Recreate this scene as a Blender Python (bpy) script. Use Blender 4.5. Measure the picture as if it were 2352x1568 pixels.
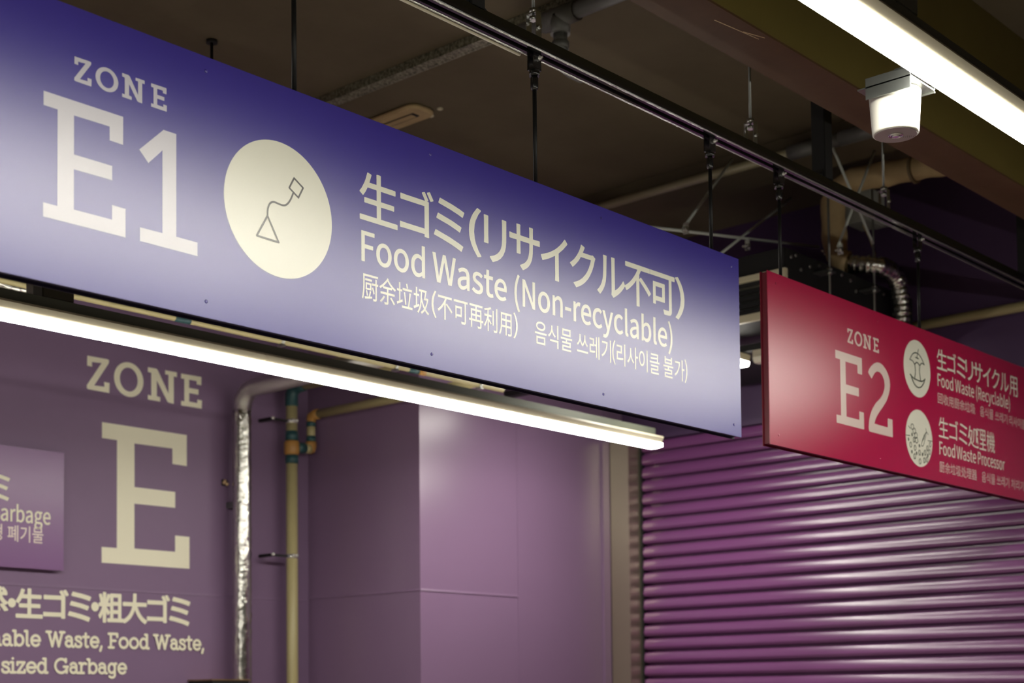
import bpy, bmesh, math, random
from mathutils import Vector, Matrix
random.seed(7)
for o in list(bpy.data.objects): bpy.data.objects.remove(o)
SC = bpy.context.scene
COL = SC.collection

# ---------------------------------------------------------------- camera, world, exposure
F_PX, YAW, PITCH, ROLL, CY = 3510.0, 0.844623037, 0.0479154086, -0.00983788374, 1446.817
EYE = Vector((0, 0, 1.5))
fwd = Vector((math.sin(YAW)*math.cos(PITCH), math.cos(YAW)*math.cos(PITCH), math.sin(PITCH)))
rgt = Vector((math.cos(YAW), -math.sin(YAW), 0)); upv = rgt.cross(fwd)
r_ = rgt*math.cos(ROLL) + upv*math.sin(ROLL); u_ = -rgt*math.sin(ROLL) + upv*math.cos(ROLL)
cam = bpy.data.cameras.new('camera'); cam_o = bpy.data.objects.new('camera', cam); COL.objects.link(cam_o)
M = Matrix((r_, u_, -fwd)).transposed().to_4x4(); M.translation = EYE
cam_o.matrix_world = M
cam.sensor_fit = 'HORIZONTAL'; cam.sensor_width = 36; cam.lens = F_PX*36/2352
cam.shift_y = (CY-784)/2352
cam.clip_start = .05
cam.dof.use_dof = True; cam.dof.focus_distance = 4.15; cam.dof.aperture_fstop = 3.6
SC.camera = cam_o
SC.view_settings.view_transform = 'Standard'; SC.view_settings.look = 'None'
SC.view_settings.gamma = 1; SC.view_settings.use_curve_mapping = False
SC.view_settings.exposure = 0.0
W = bpy.data.worlds.new('world'); SC.world = W; W.use_nodes = True
W.node_tree.nodes['Background'].inputs[0].default_value = (.9, .95, 1, 1)
W.node_tree.nodes['Background'].inputs[1].default_value = 0.0
LAMP_POWER = 62.0            # radiance of every LED batten diffuser

# ---------------------------------------------------------------- materials
MATS = {}
def mat(name, col, rough=.5, metal=0., coat=0., coat_rough=.1, spec=.5, noise=None, bump=None, emit=None):
    if name in MATS: return MATS[name]
    m = bpy.data.materials.new(name); m.use_nodes = True; N = m.node_tree.nodes; L = m.node_tree.links
    b = N['Principled BSDF']
    b.inputs['Base Color'].default_value = (*col, 1); b.inputs['Roughness'].default_value = rough
    b.inputs['Metallic'].default_value = metal; b.inputs['Coat Weight'].default_value = coat
    b.inputs['Coat Roughness'].default_value = coat_rough; b.inputs['Specular IOR Level'].default_value = spec
    tc = N.new('ShaderNodeTexCoord')
    if noise:
        sc, amt, col2 = noise
        t = N.new('ShaderNodeTexNoise'); t.inputs['Scale'].default_value = sc; t.inputs['Detail'].default_value = 6
        t.inputs['Roughness'].default_value = .65
        L.new(tc.outputs['Object'], t.inputs['Vector'])
        r = N.new('ShaderNodeValToRGB'); r.color_ramp.elements[0].position = .5-amt; r.color_ramp.elements[1].position = .5+amt
        r.color_ramp.elements[0].color = (*col, 1); r.color_ramp.elements[1].color = (*col2, 1)
        L.new(t.outputs['Fac'], r.inputs['Fac']); L.new(r.outputs['Color'], b.inputs['Base Color'])
    if bump:
        sc, st, ds = bump
        t = N.new('ShaderNodeTexNoise'); t.inputs['Scale'].default_value = sc; t.inputs['Detail'].default_value = 5
        L.new(tc.outputs['Object'], t.inputs['Vector'])
        bp = N.new('ShaderNodeBump'); bp.inputs['Strength'].default_value = st; bp.inputs['Distance'].default_value = ds
        L.new(t.outputs['Fac'], bp.inputs['Height']); L.new(bp.outputs['Normal'], b.inputs['Normal'])
    if emit:
        b.inputs['Emission Color'].default_value = (*emit[0], 1); b.inputs['Emission Strength'].default_value = emit[1]
    MATS[name] = m; return m
def printed(name, col, alpha_rough=.33, ior=2.0):      # satin laminated print: pigment under a short-tailed gloss
    m = bpy.data.materials.new(name); m.use_nodes = True; N = m.node_tree.nodes; L = m.node_tree.links
    N.remove(N['Principled BSDF']); out = N['Material Output']
    d = N.new('ShaderNodeBsdfDiffuse'); d.inputs['Color'].default_value = (*col, 1)
    g = N.new('ShaderNodeBsdfGlossy'); g.distribution = 'BECKMANN'; g.inputs['Roughness'].default_value = alpha_rough; g.inputs['Color'].default_value = (1, 1, 1, 1)
    f = N.new('ShaderNodeFresnel'); f.inputs['IOR'].default_value = ior
    x = N.new('ShaderNodeMixShader'); L.new(f.outputs[0], x.inputs[0]); L.new(d.outputs[0], x.inputs[1]); L.new(g.outputs[0], x.inputs[2]); L.new(x.outputs[0], out.inputs['Surface'])
    return m
m_blue = printed('blue_print', (.052, .036, .31))
m_red = printed('red_print', (.42, .008, .058))
m_reddk = mat('red_edge', (.16, .006, .02), .4)
m_bluedk = mat('sign_core_dark', (.022, .016, .045), .5)
m_cream = printed('cream_print', (.80, .79, .66))
m_lilac = printed('pale_grey_print', (.62, .60, .66))
m_pinkp = printed('pale_pink_print', (.72, .58, .52))
m_brown = printed('brown_line', (.012, .006, .004))
m_green = mat('dark_green_line', (.012, .035, .022), .4)
m_wall = mat('purple_paint', (.20, .125, .225), .5, spec=.4, noise=(1.3, .25, (.215, .135, .24)), bump=(55, .05, .002))
m_wallr = mat('purple_satin_paint', (.205, .125, .22), .33, spec=.75, noise=(1.1, .25, (.22, .135, .235)), bump=(45, .03, .002))
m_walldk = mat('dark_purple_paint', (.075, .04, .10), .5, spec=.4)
m_shut = mat('purple_shutter_steel', (.19, .057, .185), .25, spec=.75)
m_wcream = mat('cream_wall_vinyl', (.86, .82, .64), .5)
m_psign = mat('violet_plate_print', (.23, .11, .27), .3, spec=.6)
m_ceil = mat('dark_brown_concrete', (.112, .088, .050), .8, noise=(2.2, .2, (.14, .112, .066)), bump=(30, .25, .004))
m_floor = mat('floor_concrete', (.32, .29, .24), .5, noise=(3, .3, (.38, .35, .3)))
m_dkwall = mat('far_wall_paint', (.16, .14, .12), .7)
m_beam = mat('olive_beam_paint', (.115, .088, .022), .5, spec=.2, noise=(3, .25, (.14, .108, .028)), bump=(25, .1, .003))
m_beamb = mat('red_primer', (.066, .034, .016), .55, spec=.2, noise=(5, .2, (.088, .047, .023)), bump=(25, .15, .003))
m_black = mat('black_satin_metal', (.008, .008, .008), .2, spec=.8)
m_railb = mat('black_gloss_rail', (.008, .008, .007), .1, spec=1.)
m_blackr = mat('black_rod_paint', (.006, .006, .006), .5, spec=.3)
m_blackm = mat('black_matt', (.006, .006, .006), .6)
m_galv = mat('galvanised_steel', (.13, .13, .09), .42, metal=.5, noise=(75, .10, (.40, .39, .28)))
m_steel = mat('bright_conduit_steel', (.36, .33, .20), .32, spec=.9)
m_spark = mat('bright_bolt_zinc', (.85, .85, .82), .22, metal=.8)
m_brace = mat('grey_brace_paint', (.50, .54, .50), .45)
m_zinc = mat('zinc_steel', (.52, .53, .50), .3, metal=1.)
m_dzinc = mat('dull_zinc', (.22, .23, .22), .4, metal=.9)
m_grey = mat('grey_pvc', (.12, .12, .11), .4)
m_house = mat('batten_housing_white', (.58, .53, .40), .45)
m_chan = mat('grey_green_channel', (.13, .14, .11), .45, metal=.3)
m_led = mat('led_diffuser', (.9, .9, .86), .4, emit=((1, .965, .86), LAMP_POWER))
def led_nodes(m):              # the LEDs face down: the underside of the diffuser is brighter than its flanks
    N = m.node_tree.nodes; L = m.node_tree.links; b = N['Principled BSDF']
    g = N.new('ShaderNodeNewGeometry'); x = N.new('ShaderNodeSeparateXYZ'); L.new(g.outputs['True Normal'], x.inputs[0])
    r = N.new('ShaderNodeMapRange'); r.inputs['From Min'].default_value = -1; r.inputs['From Max'].default_value = 0
    r.inputs['To Min'].default_value = LAMP_POWER; r.inputs['To Max'].default_value = LAMP_POWER*.30
    L.new(x.outputs['Z'], r.inputs['Value']); L.new(r.outputs[0], b.inputs['Emission Strength'])
led_nodes(m_led)
m_off = mat('led_diffuser_unlit', (.75, .72, .58), .4)
m_white = mat('white_plastic', (.82, .80, .71), .35)
m_lens = mat('lens_plate_grey', (.34, .29, .28), .35)
m_chrome = mat('chrome', (.85, .83, .8), .08, metal=1.)
m_foil = mat('crinkled_foil', (.62, .61, .57), .2, metal=1., bump=(60, .5, .006))
m_foild = mat('dull_foil', (.62, .60, .58), .34, metal=1., bump=(60, .6, .006))
m_beige = mat('beige_pipe', (.42, .36, .18), .42)
m_teal = mat('teal_tape', (.022, .075, .085), .35)
m_orange = mat('orange_joint', (.42, .21, .05), .4)
m_tan = mat('tan_wrap', (.56, .42, .21), .6, noise=(9, .2, (.42, .31, .16)), bump=(14, .5, .01))
m_gold = mat('guide_rail_steel', (.50, .45, .33), .33, metal=.85)
m_trimc = mat('cream_trim', (.62, .57, .40), .4)
m_box = mat('dull_grey_box', (.34, .35, .31), .5)

# ---------------------------------------------------------------- mesh helpers (world coordinates, metres)
class MB:
    def __init__(s): s.bm = bmesh.new(); s.smooth = []
    def box(s, x0, x1, y0, y1, z0, z1, bev=0.):
        r = bmesh.ops.create_cube(s.bm, size=1)
        for v in r['verts']: v.co = ((x0+x1)/2+v.co.x*(x1-x0), (y0+y1)/2+v.co.y*(y1-y0), (z0+z1)/2+v.co.z*(z1-z0))
        if bev:
            es = list({e for v in r['verts'] for e in v.link_edges})
            bmesh.ops.bevel(s.bm, geom=es, offset=bev, segments=2, affect='EDGES', clamp_overlap=True)
        return s
    def ring(s, c, n1, n2, r, k):
        return [s.bm.verts.new(c + n1*(r*math.cos(2*math.pi*i/k)) + n2*(r*math.sin(2*math.pi*i/k))) for i in range(k)]
    def tube(s, pts, r, k=14, cap=True):
        pts = [Vector(p) for p in pts]; R = r if isinstance(r, (list, tuple)) else [r]*len(pts)
        t0 = (pts[1]-pts[0]).normalized(); n = t0.orthogonal().normalized(); rings = []
        for i, p in enumerate(pts):
            a = pts[max(i-1, 0)]; b = pts[min(i+1, len(pts)-1)]; t = (b-a).normalized()
            n = (n - t*n.dot(t)).normalized(); m = t.cross(n)
            rings.append(s.ring(p, n, m, R[i], k))
        for a, b in zip(rings, rings[1:]):
            for i in range(k):
                f = s.bm.faces.new((a[i], a[(i+1) % k], b[(i+1) % k], b[i])); f.smooth = True
        if cap: s.bm.faces.new(rings[0][::-1]); s.bm.faces.new(rings[-1])
        return s
    def cyl(s, p0, p1, r, r2=None, k=18): return s.tube([p0, p1], [r, r if r2 is None else r2], k)
    def lathe(s, c, prof, k=40):          # profile of (radius, z) about the vertical through c
        c = Vector(c); rings = [s.ring(c+Vector((0, 0, z)), Vector((1, 0, 0)), Vector((0, 1, 0)), r, k) for r, z in prof]
        for a, b in zip(rings, rings[1:]):
            for i in range(k):
                f = s.bm.faces.new((a[i], a[(i+1) % k], b[(i+1) % k], b[i])); f.smooth = True
        s.bm.faces.new(rings[0][::-1]); s.bm.faces.new(rings[-1]); return s
    def extr(s, prof, axis, a0, a1, closed=True, smooth=False):   # profile of 2D points swept along an axis
        def P(q, a): return {'x': (a, q[0], q[1]), 'y': (q[0], a, q[1]), 'z': (q[0], q[1], a)}[axis]
        A = [s.bm.verts.new(P(q, a0)) for q in prof]; B = [s.bm.verts.new(P(q, a1)) for q in prof]
        n = len(prof)
        for i in range(n if closed else n-1):
            f = s.bm.faces.new((A[i], A[(i+1) % n], B[(i+1) % n], B[i])); f.smooth = smooth
        if closed: s.bm.faces.new(A[::-1]); s.bm.faces.new(B)
        return s
    def build(s, name, m, parent=None):
        bmesh.ops.recalc_face_normals(s.bm, faces=s.bm.faces)
        me = bpy.data.meshes.new(name); s.bm.to_mesh(me); s.bm.free()
        return link(name, me, m, parent)
def link(name, me, m, parent=None):
    me.materials.clear(); me.materials.append(m)
    o = bpy.data.objects.new(name, me); COL.objects.link(o)
    if parent is not None:
        w = Vector((0, 0, 0)); p = parent
        while p is not None: w = w + p.location; p = p.parent
        me.transform(Matrix.Translation(-w)); o.parent = parent
    else:                                   # top-level mesh: origin at the base of its bounds
        xs = [v.co for v in me.vertices]
        c = Vector(((min(v.x for v in xs)+max(v.x for v in xs))/2, (min(v.y for v in xs)+max(v.y for v in xs))/2, min(v.z for v in xs)))
        me.transform(Matrix.Translation(-c)); o.location = c
    return o
def thing(name, label, cat, loc, group=None):
    o = bpy.data.objects.new(name, None); COL.objects.link(o); o.location = loc; o.empty_display_size = .05
    o['label'] = label; o['category'] = cat
    if group: o['group'] = group
    return o
def tag(o, label, cat, group=None):
    o['label'] = label; o['category'] = cat
    if group: o['group'] = group
    return o
def struct(o): o['kind'] = 'structure'; return o
def dup(root, loc, label):
    r = root.copy(); COL.objects.link(r); r.location = loc; r['label'] = label
    for ch in list(root.children):
        c = ch.copy(); COL.objects.link(c); c.parent = r
        for g in ch.children:
            d = g.copy(); COL.objects.link(d); d.parent = c
    return r
def arc(cx, cz, rx, rz, a0, a1, n=14):
    return [(cx+rx*math.cos(math.radians(a0+(a1-a0)*i/n)), cz+rz*math.sin(math.radians(a0+(a1-a0)*i/n))) for i in range(n+1)]
def smooth(P, it=2, closed=False):
    for _ in range(it):
        Q = [] if closed else [P[0]]
        for i in range(len(P) if closed else len(P)-1):
            a, b = P[i], P[(i+1) % len(P)]
            Q += [(a[0]*.75+b[0]*.25, a[1]*.75+b[1]*.25), (a[0]*.25+b[0]*.75, a[1]*.25+b[1]*.75)]
        if not closed: Q.append(P[-1])
        P = Q
    return P
def flat(name, loops, Yp, m, parent, bold=0.):
    """flat print: filled outlines (with holes) in the x-z plane at depth Yp"""
    c = bpy.data.curves.new(name, 'CURVE'); c.dimensions = '2D'; c.fill_mode = 'FRONT'
    for lp in loops:
        s = c.splines.new('POLY'); s.points.add(len(lp)-1); s.use_cyclic_u = True
        for p, q in zip(s.points, lp): p.co = (q[0], q[1], 0, 1)
    t = bpy.data.objects.new('tmp', c); COL.objects.link(t)
    dg = bpy.context.evaluated_depsgraph_get(); dg.update()
    me = bpy.data.meshes.new_from_object(t.evaluated_get(dg)); bpy.data.objects.remove(t); bpy.data.curves.remove(c)
    for v in me.vertices: v.co = (v.co.x, Yp, v.co.y)
    if bold > 0:                            # heavier weight: a rim of width 2*bold laid along every outline
        bm = bmesh.new(); bm.from_mesh(me); k = 0
        for lp in loops:
            for i in range(len(lp)):
                p, q = lp[i], lp[(i+1) % len(lp)]
                y = Yp - (1+k % 30)*4e-6; k += 1
                bm.faces.new([bm.verts.new((p[0]+bold*math.cos(a*math.pi/4), y, p[1]+bold*math.sin(a*math.pi/4))) for a in range(8)])
                d = Vector((q[0]-p[0], q[1]-p[1]))
                if d.length < 1e-7: continue
                n = Vector((-d.y, d.x)).normalized()*bold; y = Yp - (1+k % 30)*4e-6; k += 1
                bm.faces.new([bm.verts.new(c) for c in ((q[0]+n.x, y, q[1]+n.y), (q[0]-n.x, y, q[1]-n.y), (p[0]-n.x, y, p[1]-n.y), (p[0]+n.x, y, p[1]+n.y))])
        bm.to_mesh(me); bm.free()
    face_front(me)
    return link(name, me, m, parent)
def face_front(me):                         # prints face the alley (-y)
    bm = bmesh.new(); bm.from_mesh(me); bm.normal_update()
    bmesh.ops.reverse_faces(bm, faces=[f for f in bm.faces if f.normal.y > 0]); bm.to_mesh(me); bm.free()
def strokes(name, lines, w, Yp, m, parent):
    """drawn lines of constant width with round ends, a thin print on the plane Yp"""
    mb = MB(); k = 0; h = w/2
    for ln in lines:
        for i, p in enumerate(ln):
            y = Yp - k*6e-6; k += 1
            mb.bm.faces.new([mb.bm.verts.new((p[0]+h*math.cos(a*math.pi/6), y, p[1]+h*math.sin(a*math.pi/6))) for a in range(12)])
            if i:
                q = ln[i-1]; d = Vector((p[0]-q[0], p[1]-q[1]))
                if d.length < 1e-7: continue
                n = Vector((-d.y, d.x)).normalized()*h; y = Yp - k*6e-6; k += 1
                mb.bm.faces.new([mb.bm.verts.new(c) for c in ((q[0]+n.x, y, q[1]+n.y), (q[0]-n.x, y, q[1]-n.y), (p[0]-n.x, y, p[1]-n.y), (p[0]+n.x, y, p[1]+n.y))])
    o = mb.build(name, m, parent); face_front(o.data); return o
# ---------------------------------------------------------------- lettering outlines (1/1000 em): width | loops
GLYPHS = {
'(': '338|239 -196 295 -171 249 -83 199 60 179 159 168 311 179 463 199 561 249 704 295 792 239 818 167 680 131 582 106 479 98 425 92 311 98 197 106 143 131 40 167 -58',
')': '338|99 -196 171 -58 207 40 232 143 240 197 246 311 240 425 232 479 207 582 171 680 99 818 42 792 88 704 139 561 159 463 171 311 159 159 139 60 88 -83 42 -171',
'-': '347|46 245 302 245 302 315 46 315',
'F': '552|101 0 193 0 193 329 473 329 473 407 193 407 193 655 523 655 523 733 101 733',
'G': '689|389 -13 446 -9 521 11 564 32 615 72 615 380 374 380 374 303 530 303 530 111 510 96 473 79 398 68 353 71 312 82 276 98 244 121 217 149 194 183 176 222 163 267 153 369 156 422 178 514 196 552 220 586 247 614 279 636 315 652 354 662 397 665 438 662 474 652 505 637 555 596 605 656 560 695 500 727 451 741 394 746 338 742 285 729 236 709 192 681 153 645 120 602 94 553 74 497 62 434 58 366 62 298 74 235 93 179 119 130 151 87 189 52 232 24 281 4 333 -9',
'N': '723|101 0 188 0 188 408 177 614 527 0 622 0 622 733 534 733 534 329 547 120 542 120 463 271 195 733 101 733',
'O': '742|371 -13 425 -9 474 4 520 25 561 54 597 90 627 133 651 183 669 239 680 301 684 369 680 437 669 499 651 554 627 603 597 646 561 681 520 709 474 730 425 742 371 746 318 742 268 730 222 709 181 681 146 646 115 603 91 554 73 499 62 437 58 369 62 301 73 239 91 183 115 133 146 90 181 54 222 25 268 4 318 -9;371 68 333 72 298 82 266 98 237 121 213 150 175 223 163 268 153 369 163 470 175 514 213 586 237 614 266 636 298 652 333 662 371 665 409 662 445 652 476 636 505 614 530 586 567 514 579 470 589 369 579 268 567 223 530 150 505 121 476 98 445 82 409 72',
'P': '633|101 0 193 0 193 292 361 294 443 312 510 347 536 372 556 401 572 435 581 474 584 518 581 563 571 602 556 635 535 663 509 686 477 704 442 717 358 732 101 733;193 367 193 658 368 654 422 640 461 614 484 574 490 548 490 488 476 439 446 403 425 390 371 373 302 367',
'R': '635|193 385 193 658 379 654 428 640 465 615 487 579 492 555 492 501 477 455 448 421 405 398 349 387;503 0 607 0 421 321 476 341 522 371 557 413 569 437 584 495 586 528 583 571 574 608 559 640 539 666 514 688 485 705 414 727 330 733 101 733 101 0 193 0 193 311 219 311 325 311',
'W': '878|181 0 291 0 438 609 588 0 700 0 851 733 763 733 684 334 644 96 638 96 586 334 484 733 399 733 298 334 246 96 242 96 121 733 26 733',
'a': '563|217 -13 257 -9 313 10 397 65 408 0 483 0 483 334 476 409 455 471 439 496 394 535 366 547 295 557 220 548 153 525 82 486 117 423 159 448 208 469 280 481 305 479 344 465 370 439 385 405 392 344 269 324 175 295 110 256 87 232 71 205 62 175 61 113 67 87 88 44 104 27 143 2 191 -11;243 61 212 64 186 73 158 101 147 147 155 186 165 203 201 233 258 258 392 283 392 132 317 79 273 64',
'b': '618|331 -13 368 -10 403 0 437 15 468 37 496 64 520 97 540 135 555 178 564 227 567 280 565 329 547 414 512 482 488 508 460 529 427 545 391 554 333 556 297 549 244 526 180 481 184 796 92 796 92 0 165 0 173 56 177 56 206 32 253 5 300 -10;316 64 254 76 212 98 184 120 184 406 258 461 301 477 328 480 383 471 405 460 439 425 461 376 472 279 465 205 455 174 428 121 410 101 367 74',
'c': '510|306 -13 345 -10 400 5 435 22 482 55 442 117 397 85 357 69 314 63 258 73 212 100 176 144 163 171 148 235 148 307 164 371 194 423 236 459 261 470 317 480 342 478 375 467 425 433 471 493 434 522 388 544 353 554 313 557 272 554 232 545 195 530 161 509 130 482 104 450 82 413 66 370 56 323 52 271 55 219 65 172 80 130 100 93 125 62 154 35 188 14 224 -1 264 -10',
'd': '620|277 -13 315 -9 368 10 400 29 442 64 453 0 528 0 528 796 436 796 436 587 441 494 385 533 340 551 288 557 251 554 216 544 183 529 152 507 124 480 100 448 80 411 66 368 56 322 56 219 63 172 93 93 114 61 139 35 169 14 202 -1 238 -10;297 64 245 73 223 84 186 119 162 169 154 200 147 272 155 341 165 372 193 423 232 459 254 470 304 480 344 476 370 467 409 445 436 423 436 138 396 100 369 82 341 71',
'e': '554|312 -13 354 -10 411 3 490 42 458 103 408 76 353 62 292 62 239 79 196 112 164 158 146 217 142 250 508 250 512 302 503 388 476 459 456 488 432 512 403 531 371 546 295 557 258 554 188 529 127 481 102 448 81 411 65 369 55 322 52 271 55 220 65 173 81 131 102 94 128 62 158 35 192 15 229 -1 270 -10;141 315 154 374 179 421 212 456 232 468 274 482 322 482 344 477 381 456 409 422 426 375 432 315',
'g': '564|275 -250 324 -248 409 -229 445 -213 502 -172 538 -120 547 -92 550 -62 543 -14 520 22 503 36 457 56 397 66 234 68 189 78 171 91 162 107 159 126 163 150 173 169 194 191 250 174 307 174 367 191 416 223 451 269 463 297 473 361 461 425 429 473 540 473 540 543 351 543 317 553 274 557 211 548 156 523 132 505 94 458 82 429 71 363 80 308 101 262 142 213 116 191 95 161 85 138 82 112 84 88 96 58 131 23 131 18 91 -13 64 -50 52 -91 54 -132 74 -177 114 -212 168 -236 237 -249;274 234 238 240 193 269 165 319 159 363 165 407 193 457 221 478 274 490 328 478 356 457 384 407 390 363 384 319 356 269 310 240;288 -187 211 -178 172 -161 146 -138 133 -109 133 -73 144 -45 165 -17 186 0 243 -8 371 -9 420 -18 442 -31 456 -50 460 -77 452 -110 430 -140 394 -164 372 -174 318 -185',
'i': '275|92 0 184 0 184 543 92 543;138 655 158 658 182 672 196 696 199 716 196 736 182 759 158 772 138 775 118 772 95 759 81 736 78 716 81 696 95 672 118 658',
'l': '284|188 -13 241 -5 228 65 197 66 189 76 184 94 184 796 92 796 93 86 106 32 125 7 152 -8',
'n': '610|92 0 184 0 184 394 257 456 300 474 332 477 370 472 399 455 420 427 431 386 435 332 435 0 526 0 526 344 520 419 501 479 486 502 446 537 392 555 360 557 318 553 279 539 243 519 176 464 167 543 92 543',
'o': '606|303 -13 342 -10 416 14 449 35 479 62 504 93 525 130 541 172 551 219 554 271 551 323 541 370 525 413 504 450 479 482 449 509 416 530 380 545 342 554 303 557 264 554 226 545 190 530 157 509 128 482 102 450 81 413 65 370 55 323 52 271 55 219 65 172 81 130 102 93 128 62 157 35 190 14 264 -10;303 63 251 73 228 84 189 120 162 171 153 201 146 271 153 341 162 371 189 423 228 459 251 470 303 480 356 470 379 459 417 423 445 371 454 341 461 271 454 201 445 171 417 120 379 84 356 73',
'r': '388|92 0 184 0 184 349 208 398 235 433 278 465 320 475 373 466 390 545 364 555 332 557 280 546 231 514 203 482 178 444 167 543 92 543',
's': '468|234 -13 304 -5 333 5 381 35 413 74 423 97 431 148 422 202 410 224 378 258 337 284 199 341 173 359 155 380 149 407 158 443 174 463 198 477 250 486 291 481 328 467 373 438 417 495 375 524 343 539 269 556 215 555 184 549 156 540 111 512 94 495 70 452 62 403 64 377 82 333 96 316 132 287 174 264 273 225 318 197 337 173 342 159 343 129 335 104 318 83 292 68 258 59 218 59 150 76 76 123 32 62 84 27 123 8 188 -9',
't': '377|262 -13 303 -9 363 7 345 76 296 62 250 66 226 79 205 113 199 165 199 469 347 469 347 543 199 543 199 696 123 696 113 543 27 538 27 469 108 469 109 136 120 81 129 57 158 19 178 5 230 -11',
'v': '521|209 0 316 0 508 543 418 543 265 74 260 74 108 543 13 543',
'y': '521|101 -234 160 -225 208 -198 247 -158 279 -106 304 -46 508 543 419 543 321 242 277 88 272 88 108 543 13 543 231 -1 203 -80 184 -112 160 -137 115 -158 88 -159 55 -150 37 -223',
'z': '475|35 0 446 0 446 74 150 74 437 494 437 543 66 543 66 469 321 469 35 49',
'イ': '1000|86 361 126 283 329 358 507 446 507 64 501 -31 599 -31 593 64 593 498 738 606 863 721 796 783 726 708 644 635 554 568 489 527 371 466 283 427',
'ク': '1000|537 777 444 807 430 765 399 700 359 635 304 564 235 492 194 456 99 390 168 338 230 384 313 457 361 508 421 584 760 584 731 494 684 395 623 301 572 241 473 153 394 102 304 58 201 21 273 -44 378 0 468 50 546 104 643 195 697 261 765 367 816 474 853 583 872 625 805 666 748 656 468 656',
'ゴ': '1000|734 825 680 802 722 737 759 667 815 692;861 854 806 831 887 698 943 722;140 104 140 13 241 17 742 17 740 -39 830 -39 826 58 828 652 262 650 152 656 152 567 742 570 742 98 238 98',
'サ': '1000|67 578 67 491 275 494 271 242 359 242 355 494 640 494 637 375 629 307 616 249 597 199 572 156 542 120 506 89 465 62 367 17 434 -46 498 -14 552 20 597 58 634 99 663 145 686 196 702 252 712 314 720 494 922 492 922 576 720 571 720 708 725 778 635 778 640 719 640 571 355 571 355 710 360 772 271 772 275 571 141 572',
'ミ': '1000|287 757 258 683 525 633 692 592 780 564 812 641 722 669 551 710;242 493 212 418 473 367 631 324 714 296 746 373 554 429;187 202 156 126 330 93 529 46 651 10 748 -25 782 52 684 86 496 138',
'リ': '1000|776 759 682 759 687 682 686 413 673 297 654 238 641 211 604 161 543 106 471 65 365 28 430 -41 552 12 625 62 689 131 736 216 757 289 769 384;312 751 221 751 225 685 225 346 220 269 312 269 308 430',
'ル': '1000|524 21 577 -23 683 39 757 88 829 145 895 209 952 277 905 345 854 280 765 195 702 149 613 99 613 676 617 750 525 750 530 676 530 77;66 26 141 -24 189 21 232 71 268 127 298 187 319 250 338 365 355 747 263 747 270 674 266 466 254 338 240 272 205 187 173 135 114 65',
'・': '1000|500 486 466 481 425 455 399 414 394 380 399 346 425 305 466 279 500 274 534 279 575 305 601 346 606 380 601 414 575 455 534 481',
'不': '1000|559 478 747 339 848 254 899 203 960 261 907 311 804 394 615 526;69 770 69 693 514 693 446 591 407 542 317 447 215 361 160 322 44 255 95 189 177 236 291 319 362 381 459 481 459 -78 540 -78 540 584 610 693 931 693 931 770',
'余': '1000|647 170 767 63 861 -40 926 4 829 105 708 208;273 205 237 161 174 97 105 39 57 7 115 -43 236 58 304 130 343 179;503 850 429 767 290 650 186 582 25 499 77 437 239 529 239 465 465 465 465 338 95 338 95 267 465 267 464 0 458 -6 444 -9 309 -8 339 -80 421 -79 479 -73 517 -59 535 -41 544 -3 544 267 913 267 913 338 544 338 544 465 760 465 760 534 246 534 380 634 499 745 576 669 657 603 742 546 879 472 927 449 950 483 978 513 833 579 700 659 619 722 544 795 561 817',
'再': '1000|158 611 158 232 40 232 40 211 40 162 158 162 158 -82 232 -82 232 162 767 162 767 13 762 -4 727 -11 594 -9 622 -81 761 -76 797 -68 821 -54 832 -41 840 -13 841 162 962 162 962 232 841 232 841 611 534 611 534 709 925 709 925 779 77 779 77 709 458 709 458 611;767 232 534 232 534 356 767 356;232 232 232 356 458 356 458 232;767 422 534 422 534 542 767 542;232 422 232 542 458 542 458 422',
'処': '1000|223 604 370 604 337 421 309 325 286 267 238 379 200 518;191 839 161 659 132 547 76 399 27 318 85 264 127 334 164 414 203 294 251 195 217 139 159 67 94 9 46 -22 94 -82 163 -31 205 8 263 76 297 127 334 85 417 19 461 -5 556 -38 606 -49 710 -59 939 -60 967 13 718 13 621 23 575 33 486 65 444 88 367 152 332 193 379 311 405 400 434 551 447 663 402 672 238 670 265 830;530 770 528 491 514 358 491 268 475 224 430 143 489 103 515 145 555 238 580 336 594 436 600 529 600 704 736 704 736 205 741 156 757 128 778 120 868 117 903 126 924 155 937 236 880 260 877 196 868 172 813 171 804 183 803 770',
'利': '1000|593 721 593 169 666 169 666 721;838 821 837 10 832 0 818 -6 659 -5 687 -81 800 -79 858 -71 885 -58 898 -46 912 -8 913 821;458 834 393 810 270 778 42 737 66 678 259 709 259 539 50 539 50 469 243 469 210 393 147 281 76 182 27 130 68 59 109 105 169 190 259 355 259 -78 333 -78 333 318 479 173 522 236 333 396 333 469 526 469 526 539 333 539 333 724 430 749 514 777',
'厨': '1000|222 643 222 580 596 580 596 643;315 453 495 453 495 323 315 323;248 508 248 267 564 267 564 508;264 227 292 135 308 52 371 68 355 149 324 239;606 364 655 257 684 157 747 181 716 279 665 384;799 686 799 525 597 525 597 456 799 456 799 2 793 -7 780 -10 665 -10 688 -79 815 -72 849 -58 864 -40 872 9 872 456 955 456 955 525 872 525 872 686;482 246 454 142 419 39 193 13 204 -55 608 -1 607 62 486 47 550 229;114 793 113 395 102 227 71 60 35 -42 99 -79 137 29 171 209 184 389 186 726 947 726 947 793',
'可': '1000|56 769 56 694 747 694 745 13 738 4 724 0 532 3 563 -78 728 -74 772 -65 801 -49 818 -24 825 13 825 694 948 694 948 769;231 475 494 475 494 245 231 245;158 547 158 93 231 93 231 173 568 173 568 547',
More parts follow.
